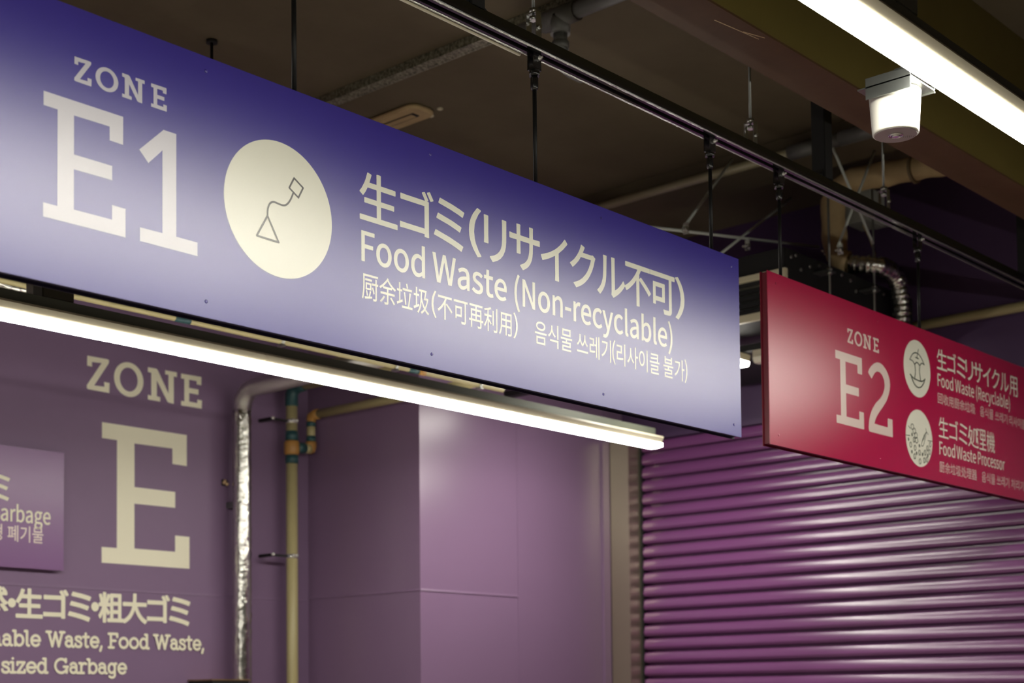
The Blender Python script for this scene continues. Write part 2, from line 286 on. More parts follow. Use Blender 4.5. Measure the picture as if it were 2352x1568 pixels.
'器': '1000|196 730 366 730 366 589 196 589;622 730 802 730 802 589 622 589;614 484 680 455 740 420 452 420 511 518 437 532 437 795 128 795 128 524 431 524 402 472 364 420 52 420 52 353 298 353 231 301 180 268 94 224 30 198 72 141 128 165 128 -80 198 -80 198 -51 365 -51 365 -74 437 -74 437 229 246 229 328 289 396 353 582 353 654 287 739 229 555 229 555 -80 624 -80 624 -51 802 -51 802 -74 875 -74 875 164 924 148 972 208 907 227 811 266 725 316 675 353 949 353 949 420 774 420 801 449 734 490 653 524;553 795 553 524 875 524 875 795;198 15 198 163 365 163 365 15;624 15 624 163 802 163 802 15',
'回': '1000|374 500 618 500 618 271 374 271;303 568 303 204 692 204 692 568;82 799 82 -79 159 -79 159 -25 839 -25 839 -79 919 -79 919 799;159 46 159 724 839 724 839 46',
'圾': '1000|36 129 61 53 375 177 360 246 246 203 246 525 363 525 363 539 363 596 246 596 246 828 175 828 175 596 49 596 49 525 175 525 175 177;365 775 365 706 478 706 456 426 426 266 404 194 376 128 343 67 304 12 258 -37 321 -81 379 -11 426 67 464 154 493 249 515 354 581 225 660 112 569 35 466 -24 518 -81 618 -20 709 59 806 -19 916 -77 967 -15 921 4 856 40 758 116 821 209 857 280 901 398 923 486 877 505 751 502 823 775;550 706 733 706 697 562 658 436 837 436 819 375 784 290 757 238 709 168 664 225 606 320 574 389 535 497',
'垃': '1000|390 658 390 587 935 587 935 658;459 509 501 282 527 80 600 101 585 211 525 524;587 827 635 668 708 689 657 846;343 34 343 -37 961 -37 961 34 763 34 820 269 868 519 788 532 749 277 695 34;36 129 61 53 380 179 366 248 245 203 245 525 354 525 354 539 354 596 245 596 245 828 172 828 172 596 53 596 53 525 172 525 172 176',
'处': '1000|426 612 413 531 386 420 364 353 324 262 269 379 225 528 252 612;220 836 187 664 156 557 97 419 52 347 113 305 151 363 185 430 230 299 284 194 242 138 172 66 120 26 34 -23 67 -50 96 -81 175 -33 224 6 291 74 332 127 410 53 452 25 541 -15 588 -29 686 -45 934 -49 947 -9 965 29 745 29 610 47 525 76 484 97 408 154 373 192 429 311 459 402 494 555 510 670 461 684 270 681 299 817;615 838 615 102 695 102 695 520 796 396 871 285 937 326 841 456 721 594 695 579 695 838',
'大': '1000|461 839 458 677 446 553 62 553 62 476 433 476 401 362 379 306 317 199 277 149 230 102 176 58 114 19 43 -16 75 -46 100 -78 169 -42 231 -2 285 42 333 90 409 193 464 304 501 419 554 289 586 229 658 120 745 27 794 -13 902 -78 958 -8 902 19 849 52 801 91 714 182 643 289 613 349 563 476 942 476 942 553 526 553 538 676 542 839',
'收': '1000|588 574 805 574 764 397 730 304 703 248 660 335 623 427 583 559;577 840 544 688 515 593 457 469 409 401 463 338 505 398 543 466 596 315 662 180 605 109 560 67 484 12 426 -19 475 -81 530 -49 603 6 647 47 704 115 759 47 799 6 865 -47 912 -76 964 -15 914 13 846 66 804 108 747 178 783 245 828 357 852 439 881 574 956 574 956 645 611 645 654 828;92 100 147 129 324 197 324 -81 398 -81 398 825 324 825 324 270 170 219 170 729 96 729 95 226 84 191 61 169',
'機': '1000|159 840 159 647 49 647 49 577 149 577 132 496 97 374 56 266 27 209 61 136 114 258 159 413 159 -79 221 -79 221 420 274 303 312 358 221 510 221 577 304 577 304 647 221 647 221 840;573 833 588 559 617 323 464 323 464 383 451 383 399 383 399 323 322 323 322 262 398 262 391 204 375 143 347 83 306 24 248 -30 297 -77 321 -56 363 -12 396 35 422 84 447 159 554 58 601 103 537 163 460 226 463 262 628 262 654 163 686 79 599 20 498 -27 539 -74 632 -30 716 24 756 -25 802 -58 855 -77 897 -76 918 -62 936 -34 952 8 965 66 914 103 898 20 884 -2 872 -6 849 -1 816 16 768 67 838 142 891 228 827 252 788 186 737 125 714 188 694 262 936 262 936 323 852 323 879 351 775 423 736 387 825 323 681 323 652 556 638 833;702 407 761 421 886 438 898 396 946 414 924 485 891 563 845 549 870 485 766 473 843 578 914 698 858 720 825 652 752 645 797 719 836 803 783 821 759 762 718 683 694 647 674 634 692 579 795 600 723 494 703 474 684 464;342 387 384 399 524 419 534 379 584 396 564 467 533 545 485 532 509 467 408 455 487 559 561 677 507 697 474 633 394 624 446 707 494 800 439 818 412 753 374 680 342 633 316 613 333 559 442 581 359 467 339 448 324 442',
'燃': '1000|407 160 359 50 319 -12 289 -46 348 -78 404 1 464 137;807 142 867 27 912 -76 977 -52 930 50 868 161;829 799 868 723 895 650 948 673 920 744 879 819;519 128 534 27 541 -68 606 -58 597 36 581 137;660 126 697 25 723 -69 785 -50 758 43 720 143;88 647 72 518 54 446 38 405 86 377 103 423 123 503 138 640;745 838 745 626 637 625 637 562 742 562 723 454 696 382 654 314 592 249 552 219 599 171 658 219 704 270 740 324 767 379 786 436 818 341 845 285 892 213 929 175 978 231 932 275 876 366 848 439 817 562 958 562 958 626 809 626 809 838;459 845 426 708 396 622 341 508 296 445 348 405 380 451 423 529 482 680 585 680 559 564 489 600 464 554 542 510 510 434 438 482 406 441 484 385 415 291 368 248 334 225 377 171 447 229 479 264 536 347 561 394 604 501 622 561 653 720 654 731 615 742 499 740 521 834;306 697 243 506 243 833 178 833 178 435 165 271 142 165 124 114 72 17 37 -29 87 -78 128 -24 176 61 198 121 222 214 298 87 348 139 235 300 243 495 281 479 363 676',
'理': '1000|476 540 629 540 629 411 476 411;694 540 847 540 847 411 694 411;476 728 629 728 629 601 476 601;694 728 847 728 847 601 694 601;318 22 318 -47 967 -47 967 22 700 22 700 160 933 160 933 228 700 228 700 346 919 346 919 794 407 794 407 346 623 346 623 228 395 228 395 160 623 160 623 22;35 100 54 24 365 128 352 201 242 164 242 413 343 413 343 427 343 483 242 483 242 702 358 702 358 772 46 772 46 702 170 702 170 483 56 483 56 413 170 413 170 141',
'生': '1000|239 824 198 698 163 618 101 512 54 453 121 408 176 484 226 573 463 573 463 352 165 352 165 331 165 280 463 280 463 25 55 25 55 -48 949 -48 949 25 541 25 541 280 865 280 865 295 865 352 541 352 541 573 901 573 901 646 541 646 541 840 526 840 463 840 463 646 259 646 315 807',
'用': '1000|153 770 153 364 142 226 123 133 107 88 62 3 32 -36 63 -58 90 -85 112 -59 148 -1 176 61 197 126 216 227 467 227 467 -71 543 -71 543 227 813 227 813 22 810 6 786 -3 629 -2 655 -74 804 -70 841 -62 866 -48 881 -25 887 22 887 770;227 698 467 698 467 537 227 537;813 698 813 537 543 537 543 698;227 466 467 466 467 298 223 298;813 466 813 298 543 298 543 466',
'粗': '1000|63 765 98 650 117 543 177 558 155 665 118 779;380 783 350 666 313 555 363 539 397 622 446 765;56 504 56 434 198 434 160 331 129 262 77 170 41 121 80 48 150 169 213 319 213 -79 284 -79 284 326 384 164 434 225 284 411 284 434 434 434 434 504 284 504 284 838 277 838 213 838 213 504;563 472 799 472 799 281 563 281;563 540 563 730 799 730 799 540;563 212 799 212 799 15 563 15;491 800 491 15 383 15 383 -55 960 -55 960 15 875 15 875 800',
'가': '920|662 827 662 -77 745 -77 745 391 889 391 889 460 745 460 745 827;97 730 97 661 429 661 420 598 405 538 383 480 356 425 321 373 281 324 234 277 180 234 55 158 101 94 184 140 256 192 319 247 372 307 417 371 452 437 479 507 498 579 509 654 512 730',
'기': '920|709 827 709 -78 792 -78 792 827;103 729 103 662 442 662 434 599 419 538 398 480 370 425 336 373 295 323 247 277 192 234 130 195 61 158 105 91 190 138 265 189 330 244 384 304 429 367 465 434 493 504 511 577 523 652 526 729',
'대': '920|533 807 533 -31 610 -31 610 396 738 396 738 -78 817 -78 817 827 738 827 738 464 610 464 610 807;82 717 82 145 319 150 476 172 468 241 325 221 165 215 165 649 418 649 418 717',
'레': '920|738 827 738 -78 817 -78 817 827;78 727 78 659 320 659 320 480 80 480 80 145 306 149 483 171 476 239 313 219 160 214 160 413 400 413 400 727;555 805 555 502 443 502 443 434 555 434 555 -30 633 -30 633 805',
'리': '920|709 827 709 -79 791 -79 791 827;100 743 100 675 434 675 434 487 102 487 102 140 402 146 632 173 624 241 401 216 186 209 186 420 518 420 518 743',
'물': '920|156 797 156 521 761 521 761 797;679 731 679 587 237 587 237 731;151 -3 151 -68 789 -68 789 -3 232 -3 232 87 762 87 762 291 499 291 499 379 867 379 867 446 50 446 50 379 416 379 416 291 149 291 149 227 681 227 681 148 151 148',
'불': '920|158 813 158 514 760 514 760 813 678 813 678 728 547 728 240 728 240 813;240 665 678 665 678 579 240 579;151 -3 151 -68 789 -68 789 -3 232 -3 232 84 762 84 762 286 499 286 499 373 867 373 867 441 50 441 50 373 416 373 416 286 149 286 149 223 681 223 681 144 151 144',
'사': '920|271 749 268 537 259 488 227 392 176 305 146 267 76 205 37 182 88 115 147 154 200 206 246 268 284 338 313 415 342 343 401 246 476 170 532 133 583 199 546 221 477 281 420 357 397 400 365 492 356 539 353 749;662 827 662 -78 745 -78 745 390 893 390 893 461 745 461 745 827',
'식': '920|187 237 187 169 708 169 708 -78 791 -78 791 237;708 827 708 283 791 283 791 827;285 784 282 656 275 617 244 543 197 478 167 450 97 403 58 386 100 320 161 350 215 389 262 436 300 490 328 551 357 495 418 421 495 364 554 336 595 402 556 418 487 462 432 518 410 550 380 620 372 658 369 784',
'쓰': '920|50 112 50 43 869 43 869 112;595 754 594 613 574 528 529 446 485 399 459 379 433 400 389 448 344 530 323 614 322 754 239 754 237 609 222 546 208 515 171 455 148 428 91 382 58 364 102 301 151 330 211 386 243 431 279 504 314 427 346 380 407 321 458 291 509 320 570 378 602 424 636 500 672 427 704 383 765 329 814 301 859 364 826 381 768 425 745 451 708 509 695 541 680 607 678 754',
'용': '920|458 244 402 242 306 229 230 203 201 185 178 164 162 141 151 114 148 85 151 55 162 28 178 4 201 -17 265 -49 351 -69 402 -74 514 -74 610 -61 685 -35 714 -17 737 4 754 28 764 55 767 85 764 114 754 141 737 164 685 203 610 229 514 242;458 180 569 171 624 155 662 132 682 102 682 67 674 51 645 24 624 13 569 -3 499 -11 417 -11 347 -3 292 13 254 37 242 51 235 67 235 102 242 118 271 144 347 171;458 745 572 735 629 718 668 693 689 661 689 624 681 607 651 578 629 566 572 549 500 540 417 540 344 549 288 566 248 591 235 607 228 624 228 661 235 678 266 707 288 718 344 735;458 810 402 808 303 794 226 766 172 725 154 700 144 673 140 642 145 607 159 576 181 549 212 526 251 507 251 380 50 380 50 313 867 313 867 380 665 380 665 507 704 526 735 549 758 576 772 607 776 642 773 673 762 700 745 725 691 766 613 794 515 808;334 380 334 485 458 475 583 485 583 380',
'음': '920|458 807 402 805 303 791 226 762 172 720 154 695 144 666 140 635 144 604 154 576 172 551 196 529 226 510 303 482 402 467 515 467 567 473 655 494 721 529 745 551 762 576 773 604 776 635 773 666 762 695 745 720 721 742 691 762 613 791 515 805;458 741 572 731 628 713 650 702 681 672 689 654 689 617 681 599 668 584 628 559 572 541 499 532 379 536 314 549 266 571 236 599 228 617 228 654 248 688 288 713 345 731;150 232 150 -66 767 -66 767 232;686 165 686 2 231 2 231 165;50 388 50 320 867 320 867 388',
'이': '920|707 827 707 -79 790 -79 790 827;313 757 274 754 238 743 204 726 174 702 148 672 125 636 107 595 94 549 83 442 94 335 107 289 125 247 148 212 174 182 204 158 238 140 274 130 313 126 352 130 388 140 421 158 451 182 478 212 500 247 518 289 531 335 542 442 531 549 518 595 500 636 478 672 451 702 421 726 388 743 352 754;313 683 362 672 384 659 421 617 447 559 455 523 462 442 455 361 447 325 421 266 384 225 362 211 313 200 263 211 241 225 205 266 179 325 170 361 163 442 170 523 179 559 205 617 241 659 263 672',
'처': '920|517 464 517 396 711 396 711 -79 794 -79 794 827 711 827 711 464;280 810 280 670 76 670 76 603 280 603 280 534 269 442 256 397 216 313 160 240 126 209 52 161 98 97 157 133 210 181 256 239 294 305 322 377 351 308 412 218 489 147 548 113 594 177 555 198 485 253 428 323 406 362 373 446 365 490 362 603 563 603 563 670 363 670 363 810',
'클': '920|51 457 51 390 866 390 866 457 743 457 762 600 764 784 154 784 154 717 682 717 681 631 132 614 143 548 677 572 660 457;148 0 148 -66 802 -66 802 0 230 0 230 94 770 94 770 305 146 305 146 240 688 240 688 156 148 156',
'폐': '920|742 827 742 -78 822 -78 822 827;450 378 450 310 569 310 569 -30 647 -30 647 805 569 805 569 569 450 569 450 501 569 501 569 378;50 143 313 151 496 171 490 233 397 224 397 645 471 645 471 713 59 713 59 645 133 645 133 214 40 213;209 645 321 645 321 219 209 215',
'형': '920|307 614 239 606 210 597 160 568 124 527 113 502 103 446 113 390 124 366 160 325 210 296 239 287 307 279 375 287 405 296 455 325 491 366 502 390 512 446 502 502 491 527 455 568 405 597 375 606;307 550 350 545 400 522 429 481 435 446 429 411 400 371 350 347 307 342 265 347 216 371 187 411 181 446 187 481 216 522 265 545;498 233 444 231 350 218 277 192 248 175 226 155 209 132 199 106 196 78 199 50 209 25 226 2 248 -18 311 -50 395 -69 444 -74 552 -74 646 -61 719 -35 747 -18 770 2 786 25 796 50 799 78 796 106 786 132 770 155 719 192 646 218 552 231;498 168 572 164 631 153 675 135 691 123 710 95 710 62 703 47 675 22 603 -3 536 -11 460 -11 392 -3 340 12 303 33 292 47 285 62 285 95 292 110 320 135 392 160;711 827 711 610 558 610 558 590 558 542 711 542 711 434 557 434 557 366 711 366 711 243 794 243 794 827;267 835 267 727 51 727 51 660 558 660 558 727 349 727 349 835',
}
SLAB = {   # slab capitals and figures, metres on the sign face
'Z':[[1.754,2.8681],[1.7916,2.8683],[1.7943,2.8669],[1.7938,2.8622],[1.767,2.8233],[1.7858,2.8239],[1.7851,2.8315],[1.7953,2.8311],[1.7949,2.8153],[1.756,2.8157],[1.7533,2.8173],[1.7536,2.8221],[1.7804,2.8605],[1.7625,2.8594],[1.7629,2.852],[1.7537,2.8523]],
'N':[[1.8711,2.8684],[1.8876,2.8685],[1.8905,2.8666],[1.9118,2.8316],[1.9117,2.8621],[1.9051,2.862],[1.9051,2.8686],[1.9286,2.8687],[1.9286,2.8609],[1.9223,2.861],[1.9224,2.8161],[1.9124,2.8165],[1.9096,2.8181],[1.8886,2.8493],[1.8887,2.824],[1.8953,2.823],[1.8953,2.8159],[1.8712,2.8162],[1.8712,2.8237],[1.8778,2.823],[1.8777,2.8602],[1.8711,2.8607]],
'e':[[1.9454,2.8684],[1.986,2.869],[1.986,2.8551],[1.9766,2.8553],[1.9766,2.8607],[1.9615,2.8608],[1.9615,2.8472],[1.9802,2.8472],[1.9802,2.8385],[1.9616,2.8387],[1.9616,2.8246],[1.9778,2.8243],[1.9778,2.8303],[1.9871,2.83],[1.9867,2.8162],[1.9455,2.8162],[1.9455,2.8237],[1.9519,2.8236],[1.9518,2.8604],[1.9454,2.8605]],
'E':[[1.6817,2.7729],[1.8738,2.7726],[1.8739,2.7113],[1.8401,2.7119],[1.84,2.742],[1.7531,2.7414],[1.7535,2.6582],[1.8466,2.6578],[1.8467,2.6269],[1.7533,2.6265],[1.7536,2.5411],[1.8466,2.5412],[1.8465,2.5729],[1.8803,2.5726],[1.8805,2.5102],[1.6818,2.5098],[1.6816,2.5391],[1.7146,2.5393],[1.7145,2.7429],[1.6818,2.7432]],
'1':[[1.9783,2.7732],[2.0123,2.773],[2.0125,2.5415],[2.07,2.5412],[2.07,2.5104],[1.9173,2.5107],[1.9172,2.5409],[1.9757,2.5413],[1.9754,2.7267],[1.9695,2.7201],[1.9386,2.6884],[1.9151,2.7121]],
'2':[[5.1514,2.7299],[5.1605,2.744],[5.1782,2.7588],[5.1988,2.7712],[5.2222,2.7793],[5.2455,2.7809],[5.2686,2.7753],[5.2916,2.764],[5.3085,2.7473],[5.3209,2.7263],[5.323,2.7039],[5.3192,2.6871],[5.3058,2.6601],[5.2897,2.6387],[5.2646,2.6161],[5.2367,2.5933],[5.215,2.5744],[5.201,2.558],[5.1929,2.541],[5.2974,2.54],[5.299,2.5754],[5.3361,2.5753],[5.3369,2.5069],[5.1518,2.5061],[5.148,2.5193],[5.1521,2.5472],[5.1619,2.5715],[5.1806,2.5972],[5.2083,2.6228],[5.2419,2.6436],[5.2637,2.6628],[5.2783,2.6869],[5.2804,2.7019],[5.2767,2.7189],[5.2611,2.7371],[5.241,2.7446],[5.2207,2.7443],[5.203,2.7351],[5.191,2.7234],[5.1781,2.7094]],
}
BLUE_JP = [('生',2.5665,2.6942,2.7134,2.8358),('ゴ',2.7063,2.8255,2.7182,2.8375),('ミ',2.8301,2.9432,2.709,2.8329),('(',2.9647,3.0094,2.7084,2.8397),('リ',3.0242,3.1125,2.7077,2.8304),('サ',3.1284,3.2545,2.7113,2.8356),('イ',3.2623,3.3776,2.7099,2.8354),('ク',3.3924,3.5071,2.71,2.8376),('ル',3.5184,3.6506,2.713,2.8308),('不',3.6526,3.7817,2.7102,2.8347),('可',3.7821,3.9089,2.7104,2.8348),(')',3.9152,3.961,2.7084,2.8401)]
WALL_JP = [('・',3.5918,3.6231,1.9541,1.9876),('生',3.6299,3.7581,1.9092,2.0356),('ゴ',3.7681,3.8911,1.9128,2.0385),('ミ',3.8953,4.0099,1.903,2.0319),('・',4.018,4.0521,1.9529,1.9885),('粗',4.057,4.1869,1.902,2.0384),('大',4.1877,4.3201,1.9022,2.039),('ゴ',4.3269,4.4513,1.9114,2.0397),('ミ',4.455,4.5726,1.9008,2.0329)]
def glyph(ch):
    a, s = GLYPHS[ch].split('|', 1)
    loops = []
    for t in s.split(';'):
        n = list(map(int, t.split())); loops.append(list(zip(n[::2], n[1::2])))
    return int(a), loops
def fit(loops, x0, x1, z0, z1):
    xs = [p[0] for l in loops for p in l]; zs = [p[1] for l in loops for p in l]
    a, b, c, d = min(xs), max(xs), min(zs), max(zs)
    return [[(x0+(p[0]-a)/(b-a)*(x1-x0), z0+(p[1]-c)/(d-c)*(z1-z0)) for p in l] for l in loops]
def boxed(items):
    out = []
    for ch, x0, x1, z0, z1 in items: out += fit(glyph(ch)[1], x0, x1, z0, z1)
    return out
def line(text, x0, x1, base, em):
    """one run of text between x0 and x1, baseline and em height given"""
    pen = 0; out = []
    for ch in text:
        if ch == ' ': pen += 240; continue
        a, ls = glyph(ch); out += [[(x+pen, z) for x, z in l] for l in ls]; pen += a
    xs = [p[0] for l in out for p in l]; a, b = min(xs), max(xs)
    return [[(x0+(p[0]-a)/(b-a)*(x1-x0), base+p[1]/1000*em) for p in l] for l in out]
def ellipse(cx, cz, rx, rz, n=64): return [(cx+rx*math.cos(2*math.pi*i/n), cz+rz*math.sin(2*math.pi*i/n)) for i in range(n)]
def slab_o(x0, x1, z0, z1):
    cx, cz, rx, rz = (x0+x1)/2, (z0+z1)/2, (x1-x0)/2, (z1-z0)/2
    return [ellipse(cx, cz, rx, rz), ellipse(cx, cz, rx*.605, rz*.69)]
# rounded slab-serif small letters, drawn as strokes in units of the capital height
S1 = {
 'a': (.62, [arc(.27, .47, .19, .21, 150, 0)+[(.46, .16), (.52, .08), (.58, .08)], arc(.27, .26, .19, .18, 0, 360, 20)]),
 'b': (.68, [[(.02, .92), (.14, .92), (.14, .08)], arc(.37, .38, .23, .30, 0, 360, 22)]),
 'l': (.32, [[(.02, .92), (.14, .92), (.14, .20)]+arc(.24, .18, .10, .10, 180, 280, 6)]),
 'e': (.64, [arc(.33, .38, .25, .30, 0, 318, 22), [(.09, .38), (.58, .38)]]),
 'n': (.66, [[(.02, .68), (.13, .68), (.13, .08)], arc(.30, .46, .17, .22, 180, 0, 10)+[(.47, .08)], [(.02, .08), (.25, .08)], [(.37, .08), (.60, .08)]]),
 'u': (.66, [[(.02, .68), (.13, .68), (.13, .30)]+arc(.30, .28, .17, .20, 180, 360, 10)+[(.47, .68)], [(.47, .30), (.47, .08), (.60, .08)]]),
 'W': (1.14, [[(.0, .92), (.27, .92)], [(.85, .92), (1.12, .92)], [(.13, .92), (.36, .08), (.56, .90), (.77, .08), (.99, .92)]]),
 's': (.53, [smooth([(.43, .56), (.40, .66), (.27, .69), (.10, .66), (.09, .50), (.24, .42), (.40, .35), (.47, .22), (.38, .08), (.22, .07), (.09, .12), (.07, .24)])]),
 't': (.46, [[(.2, .88), (.2, .22)]+arc(.30, .20, .10, .12, 180, 300, 6), [(.04, .68), (.40, .68)]]),
 ',': (.26, [[(.14, .12), (.06, -.13)]]),
 'F': (.66, [[(.02, .92), (.57, .92), (.57, .74)], [(.16, .92), (.16, .08)], [(.03, .08), (.34, .08)], [(.16, .50), (.46, .50)]]),
 'B': (.72, [[(.02, .92), (.34, .92)]+arc(.36, .72, .20, .20, 90, -90, 8)+[(.16, .52)], arc(.38, .30, .24, .22, 90, -90, 8)+[(.02, .08)], [(.16, .92), (.16, .08)]]),
 'O': (.95, [arc(.45, .50, .38, .42, 0, 360, 28)]),
 'o': (.68, [arc(.33, .38, .26, .30, 0, 360, 22)]),
 'd': (.70, [[(.38, .92), (.51, .92), (.51, .08), (.63, .08)], arc(.29, .38, .22, .30, 0, 360, 22)]),
 'r': (.50, [[(.02, .68), (.14, .68), (.14, .08)], [(.02, .08), (.30, .08)], arc(.34, .42, .20, .26, 180, 60, 8)]),
 'v': (.60, [[(.0, .68), (.2, .68)], [(.38, .68), (.58, .68)], [(.09, .68), (.29, .08), (.49, .68)]]),
 'i': (.34, [[(.02, .68), (.14, .68), (.14, .08)], [(.02, .08), (.28, .08)], [(.13, .91), (.135, .91)]]),
 'z': (.54, [[(.06, .54), (.06, .68), (.46, .68), (.07, .08), (.48, .08), (.48, .22)]]),
 'G': (.92, [arc(.45, .50, .37, .42, 48, 325, 24), [(.60, .45), (.86, .45)], [(.78, .45), (.78, .10)], [(.72, .74), (.72, .92)]]),
 'g': (.62, [arc(.27, .39, .20, .29, 0, 360, 22), [(.56, .68), (.47, .68), (.47, .0)]+arc(.28, -.04, .19, .15, 0, -145, 8)]),
}
def slab_line(text, x0, x1, base, cap):
    pen = 0; out = []
    for ch in text:
        if ch == ' ': pen += .32; continue
        a, ls = S1[ch]; out += [[(x+pen, z) for x, z in l] for l in ls]; pen += a
    xs = [p[0] for l in out for p in l]; a, b = min(xs)-.08, max(xs)+.08
    return [[(x0+(p[0]-a)/(b-a)*(x1-x0), base+p[1]*cap) for p in l] for l in out]

# ---------------------------------------------------------------- the setting
CEIL = 4.10; XR = 7.0; YW = 6.19; YP = 5.35; XC = 5.344
struct(MB().box(-5, 9.5, -6, 7, -.1, 0).build('floor', m_floor))
struct(MB().box(-5, 9.5, -6, 7, CEIL, CEIL+.15).build('ceiling', m_ceil))
struct(MB().box(-5, XC+.1, YW, YW+.12, 0, CEIL).build('wall_back', m_wall))
struct(MB().box(XC, XC+.1, YP+.1, YW, 0, CEIL).build('wall_return', m_wallr))
struct(MB().box(XC, XR+.12, YP, YP+.1, 0, CEIL).build('wall_recess', m_wallr))
struct(MB().box(-5.1, -5, -6, 7, 0, CEIL).build('wall_left', m_dkwall))
struct(MB().box(-5, 9.5, -6.1, -6, 0, CEIL).build('wall_front', m_dkwall))
SH0, SH1, SHT = -.9, 5.20, 2.985                       # shutter opening in the right wall: y from, y to, top
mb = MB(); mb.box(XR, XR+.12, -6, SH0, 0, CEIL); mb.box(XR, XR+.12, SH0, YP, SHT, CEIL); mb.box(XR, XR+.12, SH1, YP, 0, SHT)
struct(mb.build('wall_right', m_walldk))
# joints between the painted boards: slim raised cover strips
struct(MB().extr([(YP, 2.0630), (YP-.005, 2.0635), (YP-.003, 2.069), (YP, 2.074)], 'x', XC, 6.075).build('trim_1', m_wallr))
struct(MB().box(6.075, 6.083, YP-.003, YP, 0, CEIL).build('trim_2', m_wallr))
struct(MB().extr([(XC, 2.0630), (XC-.004, 2.0635), (XC, 2.074)], 'y', YP, YW).build('trim_3', m_wallr))
struct(MB().extr([(YW, 2.0490), (YW-.003, 2.0495), (YW, 2.060)], 'x', -5, XC).build('trim_4', m_wall))
struct(MB().box(6.80, 6.86, YP-.012, YP, 0, CEIL).build('trim_5', m_wallr))
# concrete beams of the ceiling, running towards the back wall
struct(MB().box(2.10, 2.957, -6, YW, CEIL-.16, CEIL).build('trim_6', m_ceil))
struct(MB().box(2.957, 3.315, -6, YW, CEIL-.05, CEIL).build('trim_7', m_ceil))
struct(MB().box(6.06, 6.30, -6, YW if XC > 6.3 else YP, CEIL-.10, CEIL).build('trim_8', m_ceil))

# ---------------------------------------------------------------- LED battens
def batten(x0, L, y, zb, label, group, end=False, first={}):
    """zb: underside of the diffuser; near edge at y; the last one of a row has a lozenge end"""
    key = (end, round(L, 2))
    if key in first: return dup(first[key], (x0, y, zb), label)
    t = thing('batten_light', label, 'lamp', (x0, y, zb), group)
    g = .0012; mb = MB()
    # lozenge-ended diffuser: chamfered trough
    prof = [(y, zb+.025), (y+.003, zb+.010), (y+.010, zb+.0015), (y+.016, zb), (y+.058, zb), (y+.064, zb+.0015), (y+.071, zb+.010), (y+.074, zb+.025)]
    mb.extr(prof, 'x', x0+g, x0+L-g)
    for v in mb.bm.verts:
        if end and v.co.x > x0+L/2:
            v.co.x -= .030 if v.co.z < zb+.004 else (.004 if v.co.z < zb+.02 else .010)
    mb.build('diffuser', m_led, t)
    mb = MB(); mb.extr([(y+.003, zb+.0252), (y+.071, zb+.0252), (y+.084, zb+.050), (y+.080, zb+.058), (y-.006, zb+.058), (y-.010, zb+.050)], 'x', x0+g, x0+L-g-(.014 if end else 0)); mb.build('housing', m_house, t)
    for s in (x0+.25, x0+L-.25):
        MB().box(s-.02, s+.02, y+.012, y+.058, zb+.058, zb+.0605).build('mounting_plate', m_zinc, t)
    first[key] = t; return t
GF = 'battens in front of the signs'; GB = 'battens behind the blue sign'
ZR, YR = 2.979, 1.575; ZL, YL = 2.776, 4.50; PL = 1.28; XL = [6.235-PL*k for k in (6, 5, 4, 3, 2, 1)]; P = 1.24
xs_r = [-3.64, -2.40, -1.16, .08, 1.36, 2.62, 3.865, 5.10]
txt_r = {2.62: 'glowing LED batten light at top right beside the olive beam'}
for x in xs_r:
    o = batten(x, P, YR, ZR, txt_r.get(x, 'LED batten light in the row in front of the zone signs'), GF); o['group'] = GF
lab_l = ['LED batten light behind the blue sign, off to the left of the frame']*3 + ['glowing LED batten light at the left edge, above the wall word ZONE', 'glowing LED batten light under the blue sign, middle one of the row', 'glowing LED batten light with its rounded free end beside the shutter']
for x, lb in zip(XL, lab_l):
    o = batten(x, PL, YL, ZL, lb, GB, x > 4.9); o['group'] = GB
for nm, (x0, x1, y, zb, lb) in {'a': (-3.64, 6.34, YR, ZR, 'grey-green steel channel carrying the batten light beside the olive beam'), 'b': (-1.40, 6.18, YL, ZL, 'dark steel channel carrying the batten row under the blue sign')}.items():
    mb = MB(); z = zb+.0605
    mb.extr([(y+.012, z), (y+.058, z), (y+.058, z+.036), (y+.048, z+.036), (y+.048, z+.032), (y+.054, z+.032), (y+.054, z+.004), (y+.016, z+.004), (y+.016, z+.032), (y+.022, z+.032), (y+.022, z+.036), (y+.012, z+.036)], 'x', x0, x1)
    tag(mb.build('mounting_channel', m_chan), lb, 'channel')
# lamp over the shutter corner, hidden by the signs
o = batten(6.04, 1.04, 3.86, 3.06, 'LED batten light crossing behind the blue sign, glimpsed in the gap before the red sign', 'x')
o['group'] = 'crossing battens behind the blue sign'; o.rotation_euler.z = math.pi/2
t = thing('batten_light', 'unlit short batten end glimpsed in the gap just left of the red sign', 'lamp', (6.0, 3.5, 3.06))
mb = MB(); mb.extr([(5.968, 3.085), (5.975, 3.068), (5.985, 3.060), (6.023, 3.060), (6.033, 3.068), (6.040, 3.085)], 'y', 3.20, 3.80); mb.build('diffuser', m_off, t)
MB().box(5.970, 6.038, 3.20, 3.80, 3.0852, 3.118, .002).build('housing', m_house, t)
t = thing('wall_bracket', 'steel bar from the recess wall holding the crossing battens', 'bracket', (6.0, YP, 3.12))
MB().box(5.98, 6.03, 3.25, YP-.001, 3.1210, 3.150).build('arm', m_blackm, t)

